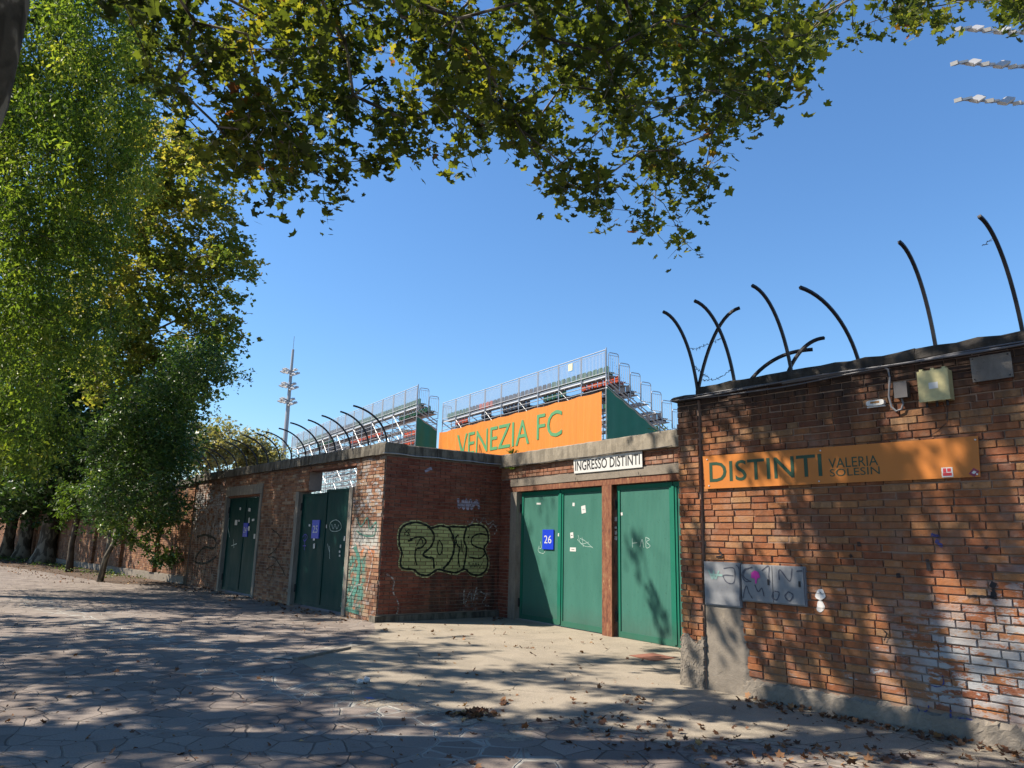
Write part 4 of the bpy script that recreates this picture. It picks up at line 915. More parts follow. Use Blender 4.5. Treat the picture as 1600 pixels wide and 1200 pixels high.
# far mast
pt = at(458, 546, 100); bs = (pt[0], pt[1], 0)
o = empty('floodlight_mast', bs, label='distant grey floodlight mast with three tiers of lamps behind the left wall', cat='floodlight mast', group='stadium floodlight masts')
MB().tube([(0, 0, 0), (0, 0, 17), (0, 0, pt[2])], [.36, .3, .17], 12).build('pole', m_mast, o)
MB().tube([(0, 0, pt[2]), (.0, 0, pt[2]+1.9)], .035, 5).build('antenna', m_mast, o)
for zpx in (580, 602, 626):
    z = at(452, zpx, 100)[2]
    t_ = empty('lamp_tier', (0, 0, z)); t_.parent = o
    MB().tube([(-.8, 0, -.2), (.8, 0, .2)], .05, 5).tube([(-.3, -1.0, 0), (.3, 1.0, 0)], .07, 5).build('cross_arm', m_mast, t_)
    for (x_, y_, z_, a_) in [(-.7, -.3, .2, 20), (-.3, -.5, -.3, 5), (-1.0, -.2, -.15, 25), (.6, -.2, .15, -25), (.9, 0, -.3, -30), (.4, -.5, -.6, -10)]:
        M = Matrix.Translation((x_, y_, z_)) @ Matrix.Rotation(D(a_), 4, 'Z') @ Matrix.Rotation(D(35), 4, 'X') @ Matrix.Rotation(D(45), 4, 'Z')
        b = MB(); b.mat(m_lamp).box(-.34, .34, -.34, .34, -.07, .07, M); b.mat(m_glass).box(-.29, .29, -.29, .29, -.075, -.071, M); b.mat(m_lamp).box(-.14, .14, -.14, .14, .071, .2, M); b.build('floodlight', None, t_)
# near mast (its pole stands just outside the frame to the right)
P_ = at(1690, 95, 30); o = empty('floodlight_mast', (P_[0], P_[1], 0), label='near floodlight mast with three white lamp rows at the upper right edge', cat='floodlight mast', group='stadium floodlight masts')
MB().tube([(0, 0, 0), (0, 0, 28)], [.5, .28], 14).build('pole', m_mast, o)
for (ex, ey) in ((1500, 44), (1494, 97), (1500, 154)):
    E_ = at(ex, ey, 29.6); z = E_[2]; E2 = at(1690, ey-17, 30); z2 = E2[2]
    t_ = empty('lamp_tier', (0, 0, z)); t_.parent = o; Ln = P_[0]-E_[0]; dxl = E_[0]-P_[0]; dyl = E_[1]-P_[1]
    MB().tube([(dxl, dyl, -.05), (-dxl, -dyl, .02)], .05, 6).build('cross_arm', m_mast, t_)
    nl = 9
    for k in range(nl*2):
        u = (k+.2)/nl; b = MB(); c_ = (dxl*(1-u), dyl*(1-u)-.05, .04*((k % 2)*2-1))
        M = Matrix.Translation(c_) @ Matrix.Rotation(D(8*((k % 3)-1)), 4, 'Z') @ Matrix.Rotation(D(-14), 4, 'Y') @ Matrix.Rotation(D(52 if k % 2 else 24), 4, 'X') @ Matrix.Rotation(D(28), 4, 'Z')
        b.mat(m_lamp).box(-.36, .30, -.2, .2, -.07, .03, M); b.box(-.42, -.361, -.17, .17, -.06, .10, M); b.mat(m_glass).box(-.32, .26, -.2, .2, -.094, -.091, M)
        b.mat(m_lamp).box(.301, .36, -.17, .17, -.10, .02, M); b.build('floodlight', None, t_)

# ------------------------------------------------------------------ TREES
def leafmesh(kind):
    if kind == 'plane':
        ang = [270, 305, 325, 345, 5, 28, 48, 70, 90, 110, 132, 152, 175, 195, 215, 235]
        rad = [.12, .55, .50, .72, .50, .86, .62, .66, 1., .66, .62, .86, .50, .72, .50, .55]
        V = [(0, .05, 0)] + [(.5*r*math.cos(D(a)), .5*r*math.sin(D(a))+.08, .10*r*r-.03) for a, r in zip(ang, rad)]
        n = len(ang); Fc = [(0, i+1, (i+1) % n+1) for i in range(n)]
        return np.array(V), np.array(Fc)
    if kind == 'oval':
        V = [(0, -.5, 0), (.2, -.1, .06), (0, .5, -.04), (-.2, -.1, .06)]; return np.array(V), np.array([(0, 1, 2), (0, 2, 3)])
    if kind == 'lobed':
        V = [(0, -.4, 0), (.45, -.2, .1), (.22, .05, .03), (.35, .4, .08), (0, .55, -.05), (-.3, .42, .08), (-.22, .05, .03), (-.45, -.22, .1)]
        return np.array(V), np.array([(0, 1, 2), (0, 2, 6), (0, 6, 7), (2, 3, 4), (2, 4, 6), (6, 4, 5)])
def leaves(pos, size, kind, mat, parent, r, tone=None, droop=.0, flat=.6, name='foliage', kindtag=None, sz=.38):
    N = len(pos); V0, F0 = leafmesh(kind); nv = len(V0)
    # random orientation: normal biased upwards by 'flat', tip direction biased down by 'droop'
    nrm = r.normal(0, 1, (N, 3)); nrm[:, 2] = np.abs(nrm[:, 2]) + flat; nrm /= np.linalg.norm(nrm, axis=1)[:, None]
    t = r.normal(0, 1, (N, 3)); t[:, 2] -= droop*2; t -= nrm*np.sum(t*nrm, 1)[:, None]; t /= np.linalg.norm(t, axis=1)[:, None]+1e-9
    s = np.cross(t, nrm); S = size*(1 + r.uniform(-sz, sz, N)); fold = r.uniform(-1.5, 4.2, N)
    P = pos[:, None, :] + S[:, None, None]*(V0[None, :, 0:1]*s[:, None, :] + V0[None, :, 1:2]*t[:, None, :] + (V0[None, :, 2:3]*fold[:, None, None])*nrm[:, None, :])
    P = P.reshape(-1, 3); Fc = (F0[None]+(np.arange(N)*nv)[:, None, None]).reshape(-1, 3)
    me = bpy.data.meshes.new(name); me.vertices.add(len(P)); me.vertices.foreach_set('co', P.astype(np.float32).ravel())
    me.loops.add(len(Fc)*3); me.loops.foreach_set('vertex_index', Fc.astype(np.int32).ravel()); me.polygons.add(len(Fc)); me.polygons.foreach_set('loop_start', (np.arange(len(Fc))*3).astype(np.int32)); me.polygons.foreach_set('loop_total', np.full(len(Fc), 3, np.int32))
    lv = np.clip((tone if tone is not None else np.full(N, .5)) + r.normal(0, .16, N), 0, 1); A = me.attributes.new('lv', 'FLOAT', 'POINT'); A.data.foreach_set('value', np.repeat(lv, nv).astype(np.float32))
    me.materials.append(mat); me.update(calc_edges=True); me.validate(); o = bpy.data.objects.new(name, me); col.objects.link(o); o.parent = parent
    if kindtag: o['kind'] = kindtag
    return o
def grow(trunk, clusters, r0=.005, power=.42, seg=.5, wob=.12, seed=0, limit=.2):
    """nodes: connect every cluster to the nearest wood, then thicken by what it carries"""
    r = np.random.RandomState(seed); T = [np.array(p, float) for p in trunk]; nodes = []; par = []
    for i, p in enumerate(T):
        if i: 
            n = max(1, int(np.linalg.norm(p-T[i-1])/.5))
            for k in range(1, n+1): nodes.append(T[i-1]+(p-T[i-1])*k/n); par.append(len(nodes)-2)
        else: nodes.append(p); par.append(-1)
    nt_ = len(nodes); start = nt_//3
    C = np.array(clusters); d = np.min(np.linalg.norm(C[:, None]-np.array(nodes[start:])[None], axis=2), axis=1)
    ndp = [0.]*nt_
    for c in C[np.argsort(d)]:
        A = np.array(nodes[start:]); dist = np.linalg.norm(A-c, axis=1) + .25*np.array(ndp[start:]) + np.maximum(0, A[:, 2]-c[2])*.15
        j = start+int(np.argmin(dist)); n = max(1, int(np.linalg.norm(c-nodes[j])/seg)); p0 = nodes[j]; last = j; L = np.linalg.norm(c-p0)
        for k in range(1, n+1):
            f = k/n; q = p0+(c-p0)*f + (r.normal(0, wob*min(L, 2)*.3, 3) if k < n else 0) + np.array([0, 0, .10*L*math.sin(f*math.pi)])
            nodes.append(q); par.append(last); ndp.append(ndp[j]+L*f); last = len(nodes)-1
    N = len(nodes); cnt = np.ones(N)
    for i in range(N-1, 0, -1): cnt[par[i]] += cnt[i]
    return np.array(nodes), np.array(par), r0*cnt**power, nt_
def wood(nodes, par, rad, nt_, rt0, rt1, mat, parent, sides=5, flare=1.):
    b = MB(); rr = [rt0+(rt1-rt0)*i/(nt_-1) for i in range(nt_)]; rr[0] *= flare; 
    if nt_ > 2: rr[1] *= 1+(flare-1)*.3
    b.tube([tuple(p) for p in nodes[:nt_]], rr, 12); b.build('trunk', mat, parent, True)
    idx = np.arange(nt_, len(nodes)); A = nodes[par[idx]]; B = nodes[idx]; rb = rad[idx]; pr_ = par[idx]
    ra = np.where(pr_ < nt_, np.minimum(rb*1.25, np.array(rr)[np.minimum(pr_, nt_-1)]*.8), rad[pr_]); rb = np.minimum(rb, ra)
    d = B-A; d /= np.linalg.norm(d, axis=1)[:, None]+1e-9; u = np.cross(d, [0.3, .9, .2]); u /= np.linalg.norm(u, axis=1)[:, None]+1e-9; w_ = np.cross(d, u)
    n = sides; an = np.arange(n)*2*math.pi/n; ring = np.cos(an)[None, :, None]*u[:, None]+np.sin(an)[None, :, None]*w_[:, None]
    V = np.concatenate([A[:, None]+ring*ra[:, None, None], B[:, None]+d[:, None]*(rb*.5)[:, None, None]+ring*rb[:, None, None]], 1).reshape(-1, 3)
    f0 = np.array([(j, (j+1) % n, (j+1) % n+n, j+n) for j in range(n)]); Fc = (f0[None]+(np.arange(len(idx))*2*n)[:, None, None]).reshape(-1, 4)
    me = bpy.data.meshes.new('branches'); me.vertices.add(len(V)); me.vertices.foreach_set('co', V.astype(np.float32).ravel()); me.loops.add(len(Fc)*4); me.loops.foreach_set('vertex_index', Fc.astype(np.int32).ravel())
    me.polygons.add(len(Fc)); me.polygons.foreach_set('loop_start', (np.arange(len(Fc))*4).astype(np.int32)); me.polygons.foreach_set('loop_total', np.full(len(Fc), 4, np.int32)); me.polygons.foreach_set('use_smooth', [True]*len(Fc))
    me.materials.append(mat); me.update(calc_edges=True); o = bpy.data.objects.new('branches', me); col.objects.link(o); o.parent = parent
def inpoly(x, y, P):
    c = False; j = len(P)-1
    for i in range(len(P)):
        if (P[i][1] > y) != (P[j][1] > y) and x < (P[j][0]-P[i][0])*(y-P[i][1])/(P[j][1]-P[i][1])+P[i][0]: c = not c
        j = i
    return c
def tree(label, cat, trunk, clusters, nl, sig, size, kind, mat, bark, rt, tone=.5, r0=.005, seed=0, droop=.1, group=None, name='plane_tree', flare=1.25, tonef=None, flat=.6, seg=.5, sides=4, twigs=False):
    r = np.random.RandomState(seed+100); base = np.array(trunk[0], float); C = np.array(clusters, float)
    o = empty(name, tuple(base), label=label, cat=cat)
    if group: o['group'] = group
    nodes, par, rad, nt_ = grow(trunk, C, r0, seed=seed, seg=seg)
    wood(nodes-base, par, rad, nt_, rt[0], rt[1], bark, o, sides, flare)
    N = len(C)*nl; ci = np.repeat(np.arange(len(C)), nl); sg_ = np.array(sig if hasattr(sig, '__len__') else (sig, sig, sig*.8))
    # leaves gather along a couple of twigs in every cluster
    tw = r.normal(0, 1, (len(C), 3, 3)); tw[:, :, 2] -= droop*1.5; tw /= np.linalg.norm(tw, axis=2)[:, :, None]
    pos = C[ci] + tw[ci, r.randint(0, 3, N)]*r.uniform(0, 1.9, N)[:, None]*sg_ + r.normal(0, .35, (N, 3))*sg_
    if twigs:
        A_ = np.repeat(C, 3, axis=0) - base; B_ = A_ + (tw*sg_*1.7).reshape(-1, 3); d = B_-A_; dn = d/np.linalg.norm(d, axis=1)[:, None]
        u = np.cross(dn, [.3, .9, .2]); u /= np.linalg.norm(u, axis=1)[:, None]+1e-9; w_ = np.cross(dn, u); M_ = (A_+B_)/2 + r.normal(0, .03, A_.shape)
        V = []; an = [0, 2.09, 4.19]
        for Q, rad_ in ((A_, .006), (M_, .0045), (B_, .002)):
            V.append(np.stack([Q + (math.cos(a_)*u + math.sin(a_)*w_)*rad_ for a_ in an], 1))
        V = np.concatenate(V, 1).reshape(-1, 3); f0 = np.array([(k_*3+j, k_*3+(j+1) % 3, k_*3+3+(j+1) % 3, k_*3+3+j) for k_ in (0, 1) for j in range(3)])
        Fc = (f0[None] + (np.arange(len(A_))*9)[:, None, None]).reshape(-1, 4); me = bpy.data.meshes.new('twigs'); me.from_pydata(V.tolist(), [], Fc.tolist()); me.materials.append(bark); to = bpy.data.objects.new('twigs', me); col.objects.link(to); to.parent = o; to['kind'] = 'stuff'
    ct = r.normal(0, .13, len(C)) + (np.array([tonef(c) for c in C]) if tonef else tone)
    leaves(pos-base, size, kind, mat, o, r, ct[ci], droop, flat)
    return o
m_leafA = M_leaf('plane_leaf', [(0, (.03, .045, .014)), (.35, (.06, .082, .018)), (.62, (.11, .135, .025)), (.82, (.2, .2, .03)), (.95, (.25, .18, .03)), (1, (.13, .05, .025))], .6)
m_leafB = M_leaf('fresh_leaf', [(0, (.045, .085, .018)), (.5, (.11, .175, .032)), (.85, (.21, .27, .045)), (1, (.32, .34, .07))], .55)
m_leafC = M_leaf('yellowing_leaf', [(0, (.06, .10, .028)), (.4, (.13, .165, .04)), (.7, (.235, .225, .055)), (1, (.33, .27, .08))], .6)
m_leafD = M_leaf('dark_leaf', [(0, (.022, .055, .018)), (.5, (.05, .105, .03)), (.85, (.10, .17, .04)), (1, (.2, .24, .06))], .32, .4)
m_leafF = M_leaf('autumn_far_leaf', [(0, (.13, .15, .075)), (.5, (.22, .215, .10)), (1, (.32, .28, .13))], .35)
bark_pl = M_bark('plane_bark', [(.34, (.045, .04, .03)), (.46, (.085, .075, .058)), (.50, (.11, .095, .075)), (.545, (.25, .22, .17))], 4.)
bark_dk = M_bark('dark_bark', [(.3, (.03, .024, .018)), (.6, (.08, .065, .05)), (.8, (.13, .11, .09))], 7.)

def landing(p): return p[0]+p[2]/1.09, p[1]+p[2]*.02
def want(p):
    # how much shade the photograph shows where this cluster's shadow lands
    L = np.array([1., .02, -1.09])
    for P in (PR, PG, PL):
        kk = np.dot(P.n, P.P-p[:2])/np.dot(P.n, L[:2]); h = p + L*kk; t = np.dot(h[:2]-P.P, P.u)
        if kk > 0 and -.3 < h[2] < 3.7:
            if P is PR and -.3 < t < 1.8: return .07 + (.3 if h[2] > 2.5 else 0)
            if P is PR and 1.8 <= t < 7: return 1. if (h[2] > 1 or t > 2.4) else .5
            if P is PG and -.3 < t < 6: return .04
            if P is PL and -12.5 < t < 0: return .10 if math.sin(t*3.3+h[2]*.5) > .1 else .5
    lx, ly = landing(p); v = np.array([lx, ly]); dpt = np.dot(v-PL.P, PL.n)
    if -3.4 < lx < 3 and 8.2 < ly < 16.5 and dpt > -3.2: return .38 if ly > 13.5 else .75
    return .95
# A: the plane tree whose canopy hangs over the lane
polyA = [(150, -60), (165, 40), (215, 100), (262, 185), (300, 235), (345, 262), (395, 300), (440, 330), (500, 335), (520, 300), (545, 275), (610, 285), (660, 262), (735, 285), (775, 235), (800, 215), (840, 262), (858, 330), (880, 372), (940, 352), (985, 372), (1040, 405), (1072, 412), (1108, 372), (1118, 315), (1165, 280), (1130, 225), (1155, 190), (1230, 190), (1252, 150), (1262, 100), (1300, 78), (1340, 52), (1385, 30), (1400, 50), (1440, 62), (1470, 20), (1510, -10), (1560, 8), (1620, 25), (1640, -60)]
polyA = [(x, y-22 if y > 60 else y-8) for x, y in polyA]
rA = np.random.RandomState(3); CA = []
while len(CA) < 500:
    x, y = rA.uniform(120, 1640), rA.uniform(-60, 420)
    if not inpoly(x, y, polyA): continue
    if math.sin(x*.05+1+y*.03)*math.sin(y*.06+x*.017) > .02 and rA.rand() < .9: continue
    if y > 190 and math.sin(x*.075)+.6*math.sin(x*.031+2) < -.1 and rA.rand() < .7: continue
    for _ in range(14):
        p = at(x, y, rA.uniform(7.4, 13))
        if rA.rand() < want(p): break
    CA.append(p)
vis = len(CA)
# the rest of the crown, above and beside the camera; kept off the sunny apron
k = 0
while k < 800:
    p = np.array([rA.uniform(-13.5, 1.5), rA.uniform(2.0, 13), rA.uniform(6.2, 12.5)])
    q = RM.T @ (p-CAM); 
    if q[2] < 0:
        ix, iy = 800+F_PX*q[0]/-q[2], 600-F_PX*q[1]/-q[2]
        if -60 < ix < 1660 and -60 < iy < 1260: continue
    if rA.rand() > want(p): continue
    if math.sin(p[0]*2.1+p[2]*2.0)*math.sin(p[1]*2.4+1) > .15 and rA.rand() < .85: continue
    CA.append(p); k += 1
tA = [(-6.0, 6.2, 0), (-5.9, 6.2, 2.2), (-5.5, 6.2, 3.9), tuple(at(-46, 150, 6.2)), tuple(at(-10, 0, 6.2)), tuple(at(2, -150, 6.3)), (-4.4, 6.9, 9.5), (-4.3, 7.3, 11.5)]
tree('plane tree with trunk at the top left corner and canopy hanging across the sky', 'tree', tA, CA, 38, (.22, .22, .30), .165, 'plane', m_leafA, bark_pl, (.37, .22), .42, .0046, 1, .35, name='plane_tree', seg=.6, twigs=True, tonef=lambda c: .42 + .12*math.sin(c[0]*2+c[1]))

def blob(r, n, px, Y, shell=.55):
    """clusters inside a lumpy crown outlined by a list of (x, y, radius px) lobes at depth Y"""
    out = []; L = np.array(px, float); wgt = L[:, 2]**2; wgt /= wgt.sum()
    while len(out) < n:
        k = r.choice(len(L), p=wgt); x, y, R = L[k]; d = r.normal(0, 1, 3); d /= np.linalg.norm(d); rr = R*(r.uniform(shell**3, 1)**(1/3)); Yc = Y[0]+(Y[1]-Y[0])*r.rand() if len(L) > 1 else sum(Y)/2
        p = at(x+d[0]*rr, y-d[2]*rr, Yc + d[1]*rr/F_PX*Yc*.8)
        if p[2] > .5: out.append(p)
    return out
rB = np.random.RandomState(11)
# B: bright leafy tree at the left edge, drooping twigs
CB = blob(rB, 1250, [(90, 130, 100), (40, 300, 100), (150, 210, 70), (150, 330, 60), (185, 100, 60), (60, 60, 110), (140, 40, 90), (-60, 120, 150), (60, 220, 110), (170, 140, 85), (215, 60, 45), (180, 250, 60), (10, 360, 110), (90, 400, 85), (120, 500, 75), (20, 540, 85), (-60, 450, 130), (60, 640, 60), (-90, 640, 90), (-60, -90, 140), (110, -80, 110), (15, 690, 45)], (16.4, 21))
CB = [p for p in CB if rB.rand() < .45 + want(p)*1.1]
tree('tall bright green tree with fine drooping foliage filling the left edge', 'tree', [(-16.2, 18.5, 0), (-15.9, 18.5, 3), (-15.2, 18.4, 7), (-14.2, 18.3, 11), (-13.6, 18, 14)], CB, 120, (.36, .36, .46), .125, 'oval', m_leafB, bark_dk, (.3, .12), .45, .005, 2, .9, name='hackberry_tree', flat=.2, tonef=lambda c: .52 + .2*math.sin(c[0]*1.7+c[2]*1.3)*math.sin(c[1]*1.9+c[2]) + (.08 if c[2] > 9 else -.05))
# C: yellowing plane tree with pale limbs
rC = np.random.RandomState(12)
CC = blob(rC, 430, [(250, 250, 70), (300, 280, 55), (330, 320, 38), (200, 320, 70), (270, 360, 65), (340, 395, 40), (375, 410, 24), (230, 430, 75), (310, 470, 60), (350, 520, 32), (250, 530, 75), (310, 590, 45), (170, 480, 80), (200, 580, 70), (290, 230, 40), (230, 200, 40), (130, 380, 80)], (25, 30), .3)
tb = gz(170, 893)
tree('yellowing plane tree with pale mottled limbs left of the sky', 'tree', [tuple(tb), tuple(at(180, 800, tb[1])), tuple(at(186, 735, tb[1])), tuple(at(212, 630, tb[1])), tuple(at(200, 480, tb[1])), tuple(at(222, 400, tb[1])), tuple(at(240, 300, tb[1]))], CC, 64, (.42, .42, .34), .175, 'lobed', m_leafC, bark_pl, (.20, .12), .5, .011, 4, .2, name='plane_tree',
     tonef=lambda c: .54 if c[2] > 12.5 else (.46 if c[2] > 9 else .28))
# D: dark trees of the row: trunks and dense low crowns
for j, (bx, by, wd_, lobes, lab) in enumerate([(68, 880, .42, [(60, 772, 34), (15, 780, 30), (110, 755, 40), (60, 600, 90), (130, 620, 80), (200, 660, 75), (250, 700, 50), (110, 700, 80), (40, 720, 70), (180, 720, 60), (285, 650, 38), (90, 520, 70)], 'thick plane tree with flared trunk in the dark row at the left'),
        (34, 874, .34, [(0, 620, 90), (-40, 700, 90), (30, 760, 50), (-80, 560, 90), (40, 500, 70)], 'plane tree just left of the thickest flared trunk'),
        (8, 871, .3, [(-60, 760, 60), (-30, 700, 70), (0, 790, 22), (-140, 740, 90), (15, 740, 50), (-25, 800, 30)], 'plane tree trunk at the very left edge of the dark row')]):
    r_ = np.random.RandomState(30+j); tb = gz(bx, by); Y = tb[1]
    Cl = blob(r_, 260 if j == 0 else 130, lobes, (Y-6, Y+2), .3)
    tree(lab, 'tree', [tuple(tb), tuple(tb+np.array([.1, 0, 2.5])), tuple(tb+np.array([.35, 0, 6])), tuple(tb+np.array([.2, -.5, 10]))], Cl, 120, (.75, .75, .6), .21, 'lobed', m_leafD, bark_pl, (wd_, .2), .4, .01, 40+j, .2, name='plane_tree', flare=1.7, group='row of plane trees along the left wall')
# lower fringe hanging right of the dark mass
r_ = np.random.RandomState(50)
tb = gz(215, 897)
Cl = blob(r_, 240, [(240, 650, 50), (270, 620, 45), (230, 740, 45), (265, 700, 38), (180, 760, 50), (200, 690, 50), (285, 720, 22), (262, 775, 22), (300, 560, 40), (340, 570, 24)], (20.5, 24), .2)
Cl = [p for p in Cl if r_.rand() < .4 + want(p)*1.1]
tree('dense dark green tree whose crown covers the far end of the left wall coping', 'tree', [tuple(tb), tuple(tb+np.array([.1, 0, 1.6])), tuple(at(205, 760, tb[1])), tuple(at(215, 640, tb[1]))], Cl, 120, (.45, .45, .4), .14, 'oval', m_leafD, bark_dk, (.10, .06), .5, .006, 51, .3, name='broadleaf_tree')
# E: two small trees with long leaves
for j, (bx, by, tr, lobes, lab) in enumerate([(108, 894, [(112, 850), (120, 815), (125, 780)], [(115, 770, 24), (145, 762, 22), (105, 800, 18), (165, 785, 16), (150, 745, 14), (95, 815, 10), (182, 800, 12)], 'small dark-trunked tree with light green leaf tufts near the left wall'),
        (156, 909, [(165, 872), (178, 848), (182, 820)], [(185, 815, 22), (215, 795, 26), (250, 785, 24), (165, 822, 14), (245, 820, 20), (270, 800, 16), (232, 850, 18), (262, 870, 18), (278, 890, 8), (200, 840, 14)], 'small pale-trunked leaning tree closest to the paving with long dark leaves')]):
    r_ = np.random.RandomState(60+j); tb = gz(bx, by); Y = tb[1]
    Cl = blob(r_, 95 if j == 0 else 130, lobes, (Y-1.2, Y+.8), .1)
    tree(lab, 'tree', [tuple(tb)] + [tuple(at(x, y, Y)) for x, y in tr], Cl, 26, (.20, .20, .15), .17, 'oval', m_leafD if j else m_leafB, [bark_dk, bark_pl][j], ((.12, .09), (.085, .06))[j], .55 if j else .12, .005, 62+j, .5, name='small_tree', flat=.5, tonef=(lambda c: .6) if j else (lambda c: .15), seg=.4)
# F: far autumn trees behind the wall
for j, (lobes, Y, lab) in enumerate([([(325, 690, 30), (345, 672, 22), (300, 690, 26), (355, 700, 22), (310, 720, 28), (345, 722, 24)], 62, 'yellowing distant tree behind the wall, next to the dark foliage'), ([(395, 700, 26), (418, 708, 20), (378, 690, 20), (400, 725, 28), (432, 722, 14), (385, 722, 22)], 66, 'yellowing distant tree behind the wall nearest the far floodlight mast')]):
    r_ = np.random.RandomState(70+j); c = at(lobes[0][0], lobes[0][1], Y); tb = (c[0], c[1], 0); Cl = blob(r_, 150, lobes, (Y-2, Y+2), .1)
    tree(lab, 'tree', [tb, (c[0], c[1], 4), (c[0]+.2, c[1], 7.5)], Cl, 24, (.6, .6, .45), .27, 'lobed', m_leafF, bark_pl, (.3, .15), .5, .02, 72+j, .1, name='distant_tree', group='distant yellowing trees')
# unseen lane trees to the left of the camera: their crowns shade the lane
for j, (bx, by, n) in enumerate([(-15.5, 10.5, 210), (-14.5, 4.5, 150)]):
    r_ = np.random.RandomState(80+j); Cl = []
    while len(Cl) < n:
        p = np.array([bx, by, 9.5]) + r_.normal(0, 1, 3)*np.array([2.6, 2.6, 2.]);
        if p[2] < 5: continue
        q = RM.T @ (p-CAM)
        if q[2] < 0:
            ix, iy = 800+F_PX*q[0]/-q[2], 600-F_PX*q[1]/-q[2]
            if -40 < ix < 1660 and -60 < iy < 1260 : continue
        if r_.rand() > want(p): continue
        Cl.append(p)
    tree(['plane tree standing out of view left of the lane, shading the paving', 'plane tree beside the camera to the left, shading the foreground'][j], 'tree', [(bx, by, 0), (bx+.1, by, 3), (bx+.2, by, 7), (bx, by, 10)], Cl, 30, (.36, .36, .30), .2, 'lobed', m_leafA, bark_pl, (.4, .2), .4, .006, 82+j, .3, name='plane_tree')

# weeds on the copings
for (P, t, z, n, lab) in [(PG, .0, 3.49, 22, 'green weed tuft growing in the corner of the coping beside the return wall'), (PG, 4.55, 3.5, 10, 'small dry weed on the pale coping near the brick pillar'), (PG, .12, 3.2, 16, 'weed sprouting from the joint under the pale coping'), (PL, -4.4, 3.5, 9, 'thin dry weed on the left wall coping above gate 25')]:
    W0 = P.w(t, .02 if z > 3.4 else -.02, z); o = empty('weed', tuple(W0), label=lab, cat='plant'); r_ = np.random.RandomState(int(abs(t)*100)+3); b = MB(); pos = []
    for k in range(n):
        d_ = np.array([r_.normal(0, .12), r_.normal(-.04, .07), r_.uniform(.03, .14)*(1 if z > 3.4 else -.5)]); d_[:2] = P.u*d_[0] + P.n*min(d_[1], .02)
        b.tube([(0, 0, 0), tuple(d_*.5+np.array([0, 0, .02])), tuple(d_)], [.003, .0025, .0015], 3); pos += [d_*r_.uniform(.4, 1) for _ in range(5)]
    b.build('stems', m_sgreen, o); leaves(np.array(pos), .045, 'oval', m_leafB, o, r_, None, 0, .2)
# low plants along the planting strip
r_ = np.random.RandomState(90); pos = []
for k in range(90):
    u = r_.uniform(3, 30); p = far.w(u, r_.uniform(.3, 1.6), 0); h_ = r_.uniform(.05, .3)
    for _ in range(12): pos.append(p + np.array([r_.normal(0, .12), r_.normal(0, .12), h_*.6*r_.rand()+.02]))
o = leaves(np.array(pos), .09, 'oval', m_leafD, None, r_, np.full(len(pos), .75), 0, .5, 'ground_cover'); tag(o, 'low green ground cover on the soil under the left trees', 'plants', None, 'stuff')

# ------------------------------------------------------------------ fallen leaves, litter and covers
m_dead = M_leaf('dead_leaf', [(0, (.05, .022, .012)), (.4, (.13, .055, .025)), (.75, (.24, .12, .05)), (1, (.4, .26, .12))], .1, .7)
r_ = np.random.RandomState(95); pos = []; 
def sc_px(n, x0, x1, y0, y1):
    for _ in range(n): p = gz(r_.uniform(x0, x1), r_.uniform(y0, y1)); pos.append(p + np.array([0, 0, r_.uniform(.006, .022)]))
def sc_n(n, x, y, sx, sy, h=.03):
    for _ in range(n): p = gz(x+r_.normal(0, sx), min(y+r_.normal(0, sy), 1240)); pos.append(p + np.array([0, 0, r_.uniform(.006, h)]))
sc_px(110, 700, 1600, 1010, 1200); sc_px(60, 0, 800, 940, 1200); sc_n(130, 742, 1117, 19, 3.5, .018); sc_n(6, 786, 1102, 2, 2, .05)
for _ in range(300):
    t = r_.uniform(.9, 5); p = PR.w(t, -abs(r_.normal(.02, .16))-.06, 0); pos.append(p+np.array([0, 0, r_.uniform(.006, .04)]))
sc_n(50, 960, 1130, 60, 8); sc_n(60, 1100, 1160, 90, 14); sc_n(90, 1300, 1185, 120, 14); sc_n(20, 990, 1095, 12, 5); sc_n(26, 880, 1010, 50, 10); sc_px(30, 590, 800, 975, 1000); sc_n(20, 775, 968, 16, 4)
for _ in range(900):
    u = r_.uniform(0, 30); p = far.w(u, r_.uniform(.1, 3.4)*(1 if u > 1 else .5), 0); pos.append(p+np.array([0, 0, r_.uniform(.01, .05)]))
for _ in range(250): p = PL.w(r_.uniform(-12.5, -.2), -abs(r_.normal(0, .4)), 0); pos.append(p+np.array([0, 0, r_.uniform(.006, .03)]))
pos = np.array(pos); o = leaves(pos, .075, 'plane', m_dead, None, r_, r_.uniform(.0, .7, len(pos)), 0, 1.2, 'fallen_leaves', sz=.45); tag(o, 'brown fallen plane leaves scattered over paving and soil', 'fallen leaves', None, 'stuff')
pos = []
sc_px(500, 560, 1600, 985, 1200); sc_px(300, 0, 600, 930, 1200); pos = np.array(pos)
o = leaves(pos, .03, 'oval', m_dead, None, r_, r_.uniform(.1, .9, len(pos)), 0, 1.5, 'leaf_fragments', sz=.5); tag(o, 'tiny crumbs of dry leaf and twig on the ground', 'leaf litter', None, 'stuff')

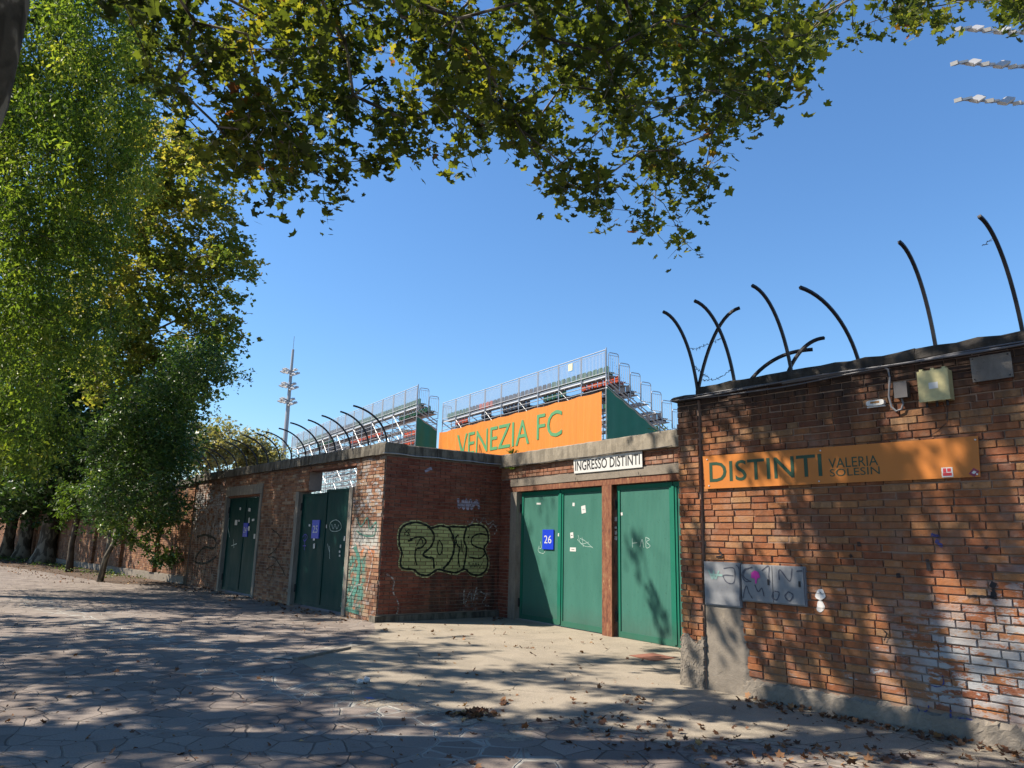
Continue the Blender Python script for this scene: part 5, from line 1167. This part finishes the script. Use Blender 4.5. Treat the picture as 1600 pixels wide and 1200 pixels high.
def crumple(p, s, seed):
    r2 = np.random.RandomState(seed); bm = bmesh.new(); bmesh.ops.create_icosphere(bm, subdivisions=2, radius=1)
    for v in bm.verts: v.co = Vector((v.co.x*s[0], v.co.y*s[1], max(v.co.z, -.6)*s[2]+s[2]*.6))*float(r2.uniform(.65, 1.15))
    me = bpy.data.meshes.new('crumpled_paper'); bm.to_mesh(me); bm.free(); me.materials.append(m_white); o = bpy.data.objects.new('crumpled_paper', me); col.objects.link(o); o.location = tuple(p); return o
tag(crumple(gz(563, 1068, .004), (.05, .035, .03), 1), 'crumpled white paper ball on the apron edge, left of the pair', 'litter', 'scraps of white litter')
tag(crumple(gz(573, 1066, .004), (.045, .035, .04), 2), 'crumpled white paper ball on the apron edge, right of the pair', 'litter', 'scraps of white litter')
tag(crumple(gz(497, 838, 0) if False else gz(424, 937, .0), (.09, .06, .05), 3), 'white scrap of litter at the foot of the wall between gates 24 and 25', 'litter', 'scraps of white litter')
# pale slab with a blue mark
q = [gz(*p) for p in [(542, 1088), (577, 1087), (603, 1093), (572, 1100)]]; b = MB(); b.mat(m_conc).poly([(p[0], p[1], z) for z in (-.02, .011) for p in q], [(3, 2, 1, 0), (4, 5, 6, 7), (0, 1, 5, 4), (1, 2, 6, 5), (2, 3, 7, 6), (3, 0, 4, 7)])
o = b.build('stone_slab', None); tag(o, 'pale square slab with a small blue mark set in the paving', 'paving slab')
p = [gz(*k) for k in [(568, 1091), (580, 1091), (586, 1094), (574, 1094)]]; b = MB().poly([(v[0], v[1], .0125) for v in p]); b.build('blue_mark', M_plain('faded_blue', (.09, .13, .3), .7), o)
q = [gz(*p) for p in [(986, 1025), (1020, 1021.5), (1054, 1028.5), (1022, 1033.5)]]
o = empty('manhole_cover', (0, 0, 0), label='flat rusty brown square cover plate on the apron before the right green gate', cat='manhole cover')
MB().poly([(p[0], p[1], z) for z in (-.02, .012) for p in q], [(3, 2, 1, 0), (4, 5, 6, 7), (0, 1, 5, 4), (1, 2, 6, 5), (2, 3, 7, 6), (3, 0, 4, 7)]).build('lid', M_plain('rust_plate', (.22, .09, .06), .85, 0, .3, 20, .004), o)
c_ = sum(q)/4; q2 = [c_+(p-c_)*1.10 for p in q]; MB().poly([(p[0], p[1], z) for z in (-.02, .008) for p in q2], [(3, 2, 1, 0), (4, 5, 6, 7), (0, 1, 5, 4), (1, 2, 6, 5), (2, 3, 7, 6), (3, 0, 4, 7)]).build('frame', m_rust, o)
# small lamp post behind the left wall
p = at(302, 668, 34); o = empty('street_lamp', (p[0], p[1], 0), label='thin grey lamp post behind the left wall beside the dark foliage', cat='lamp post')
MB().tube([(0, 0, 0), (0, 0, p[2])], [.07, .05], 8).build('pole', m_mast, o); MB().box(-.3, .3, -.12, .12, p[2]+.002, p[2]+.12).build('lamp_head', m_gb, o)
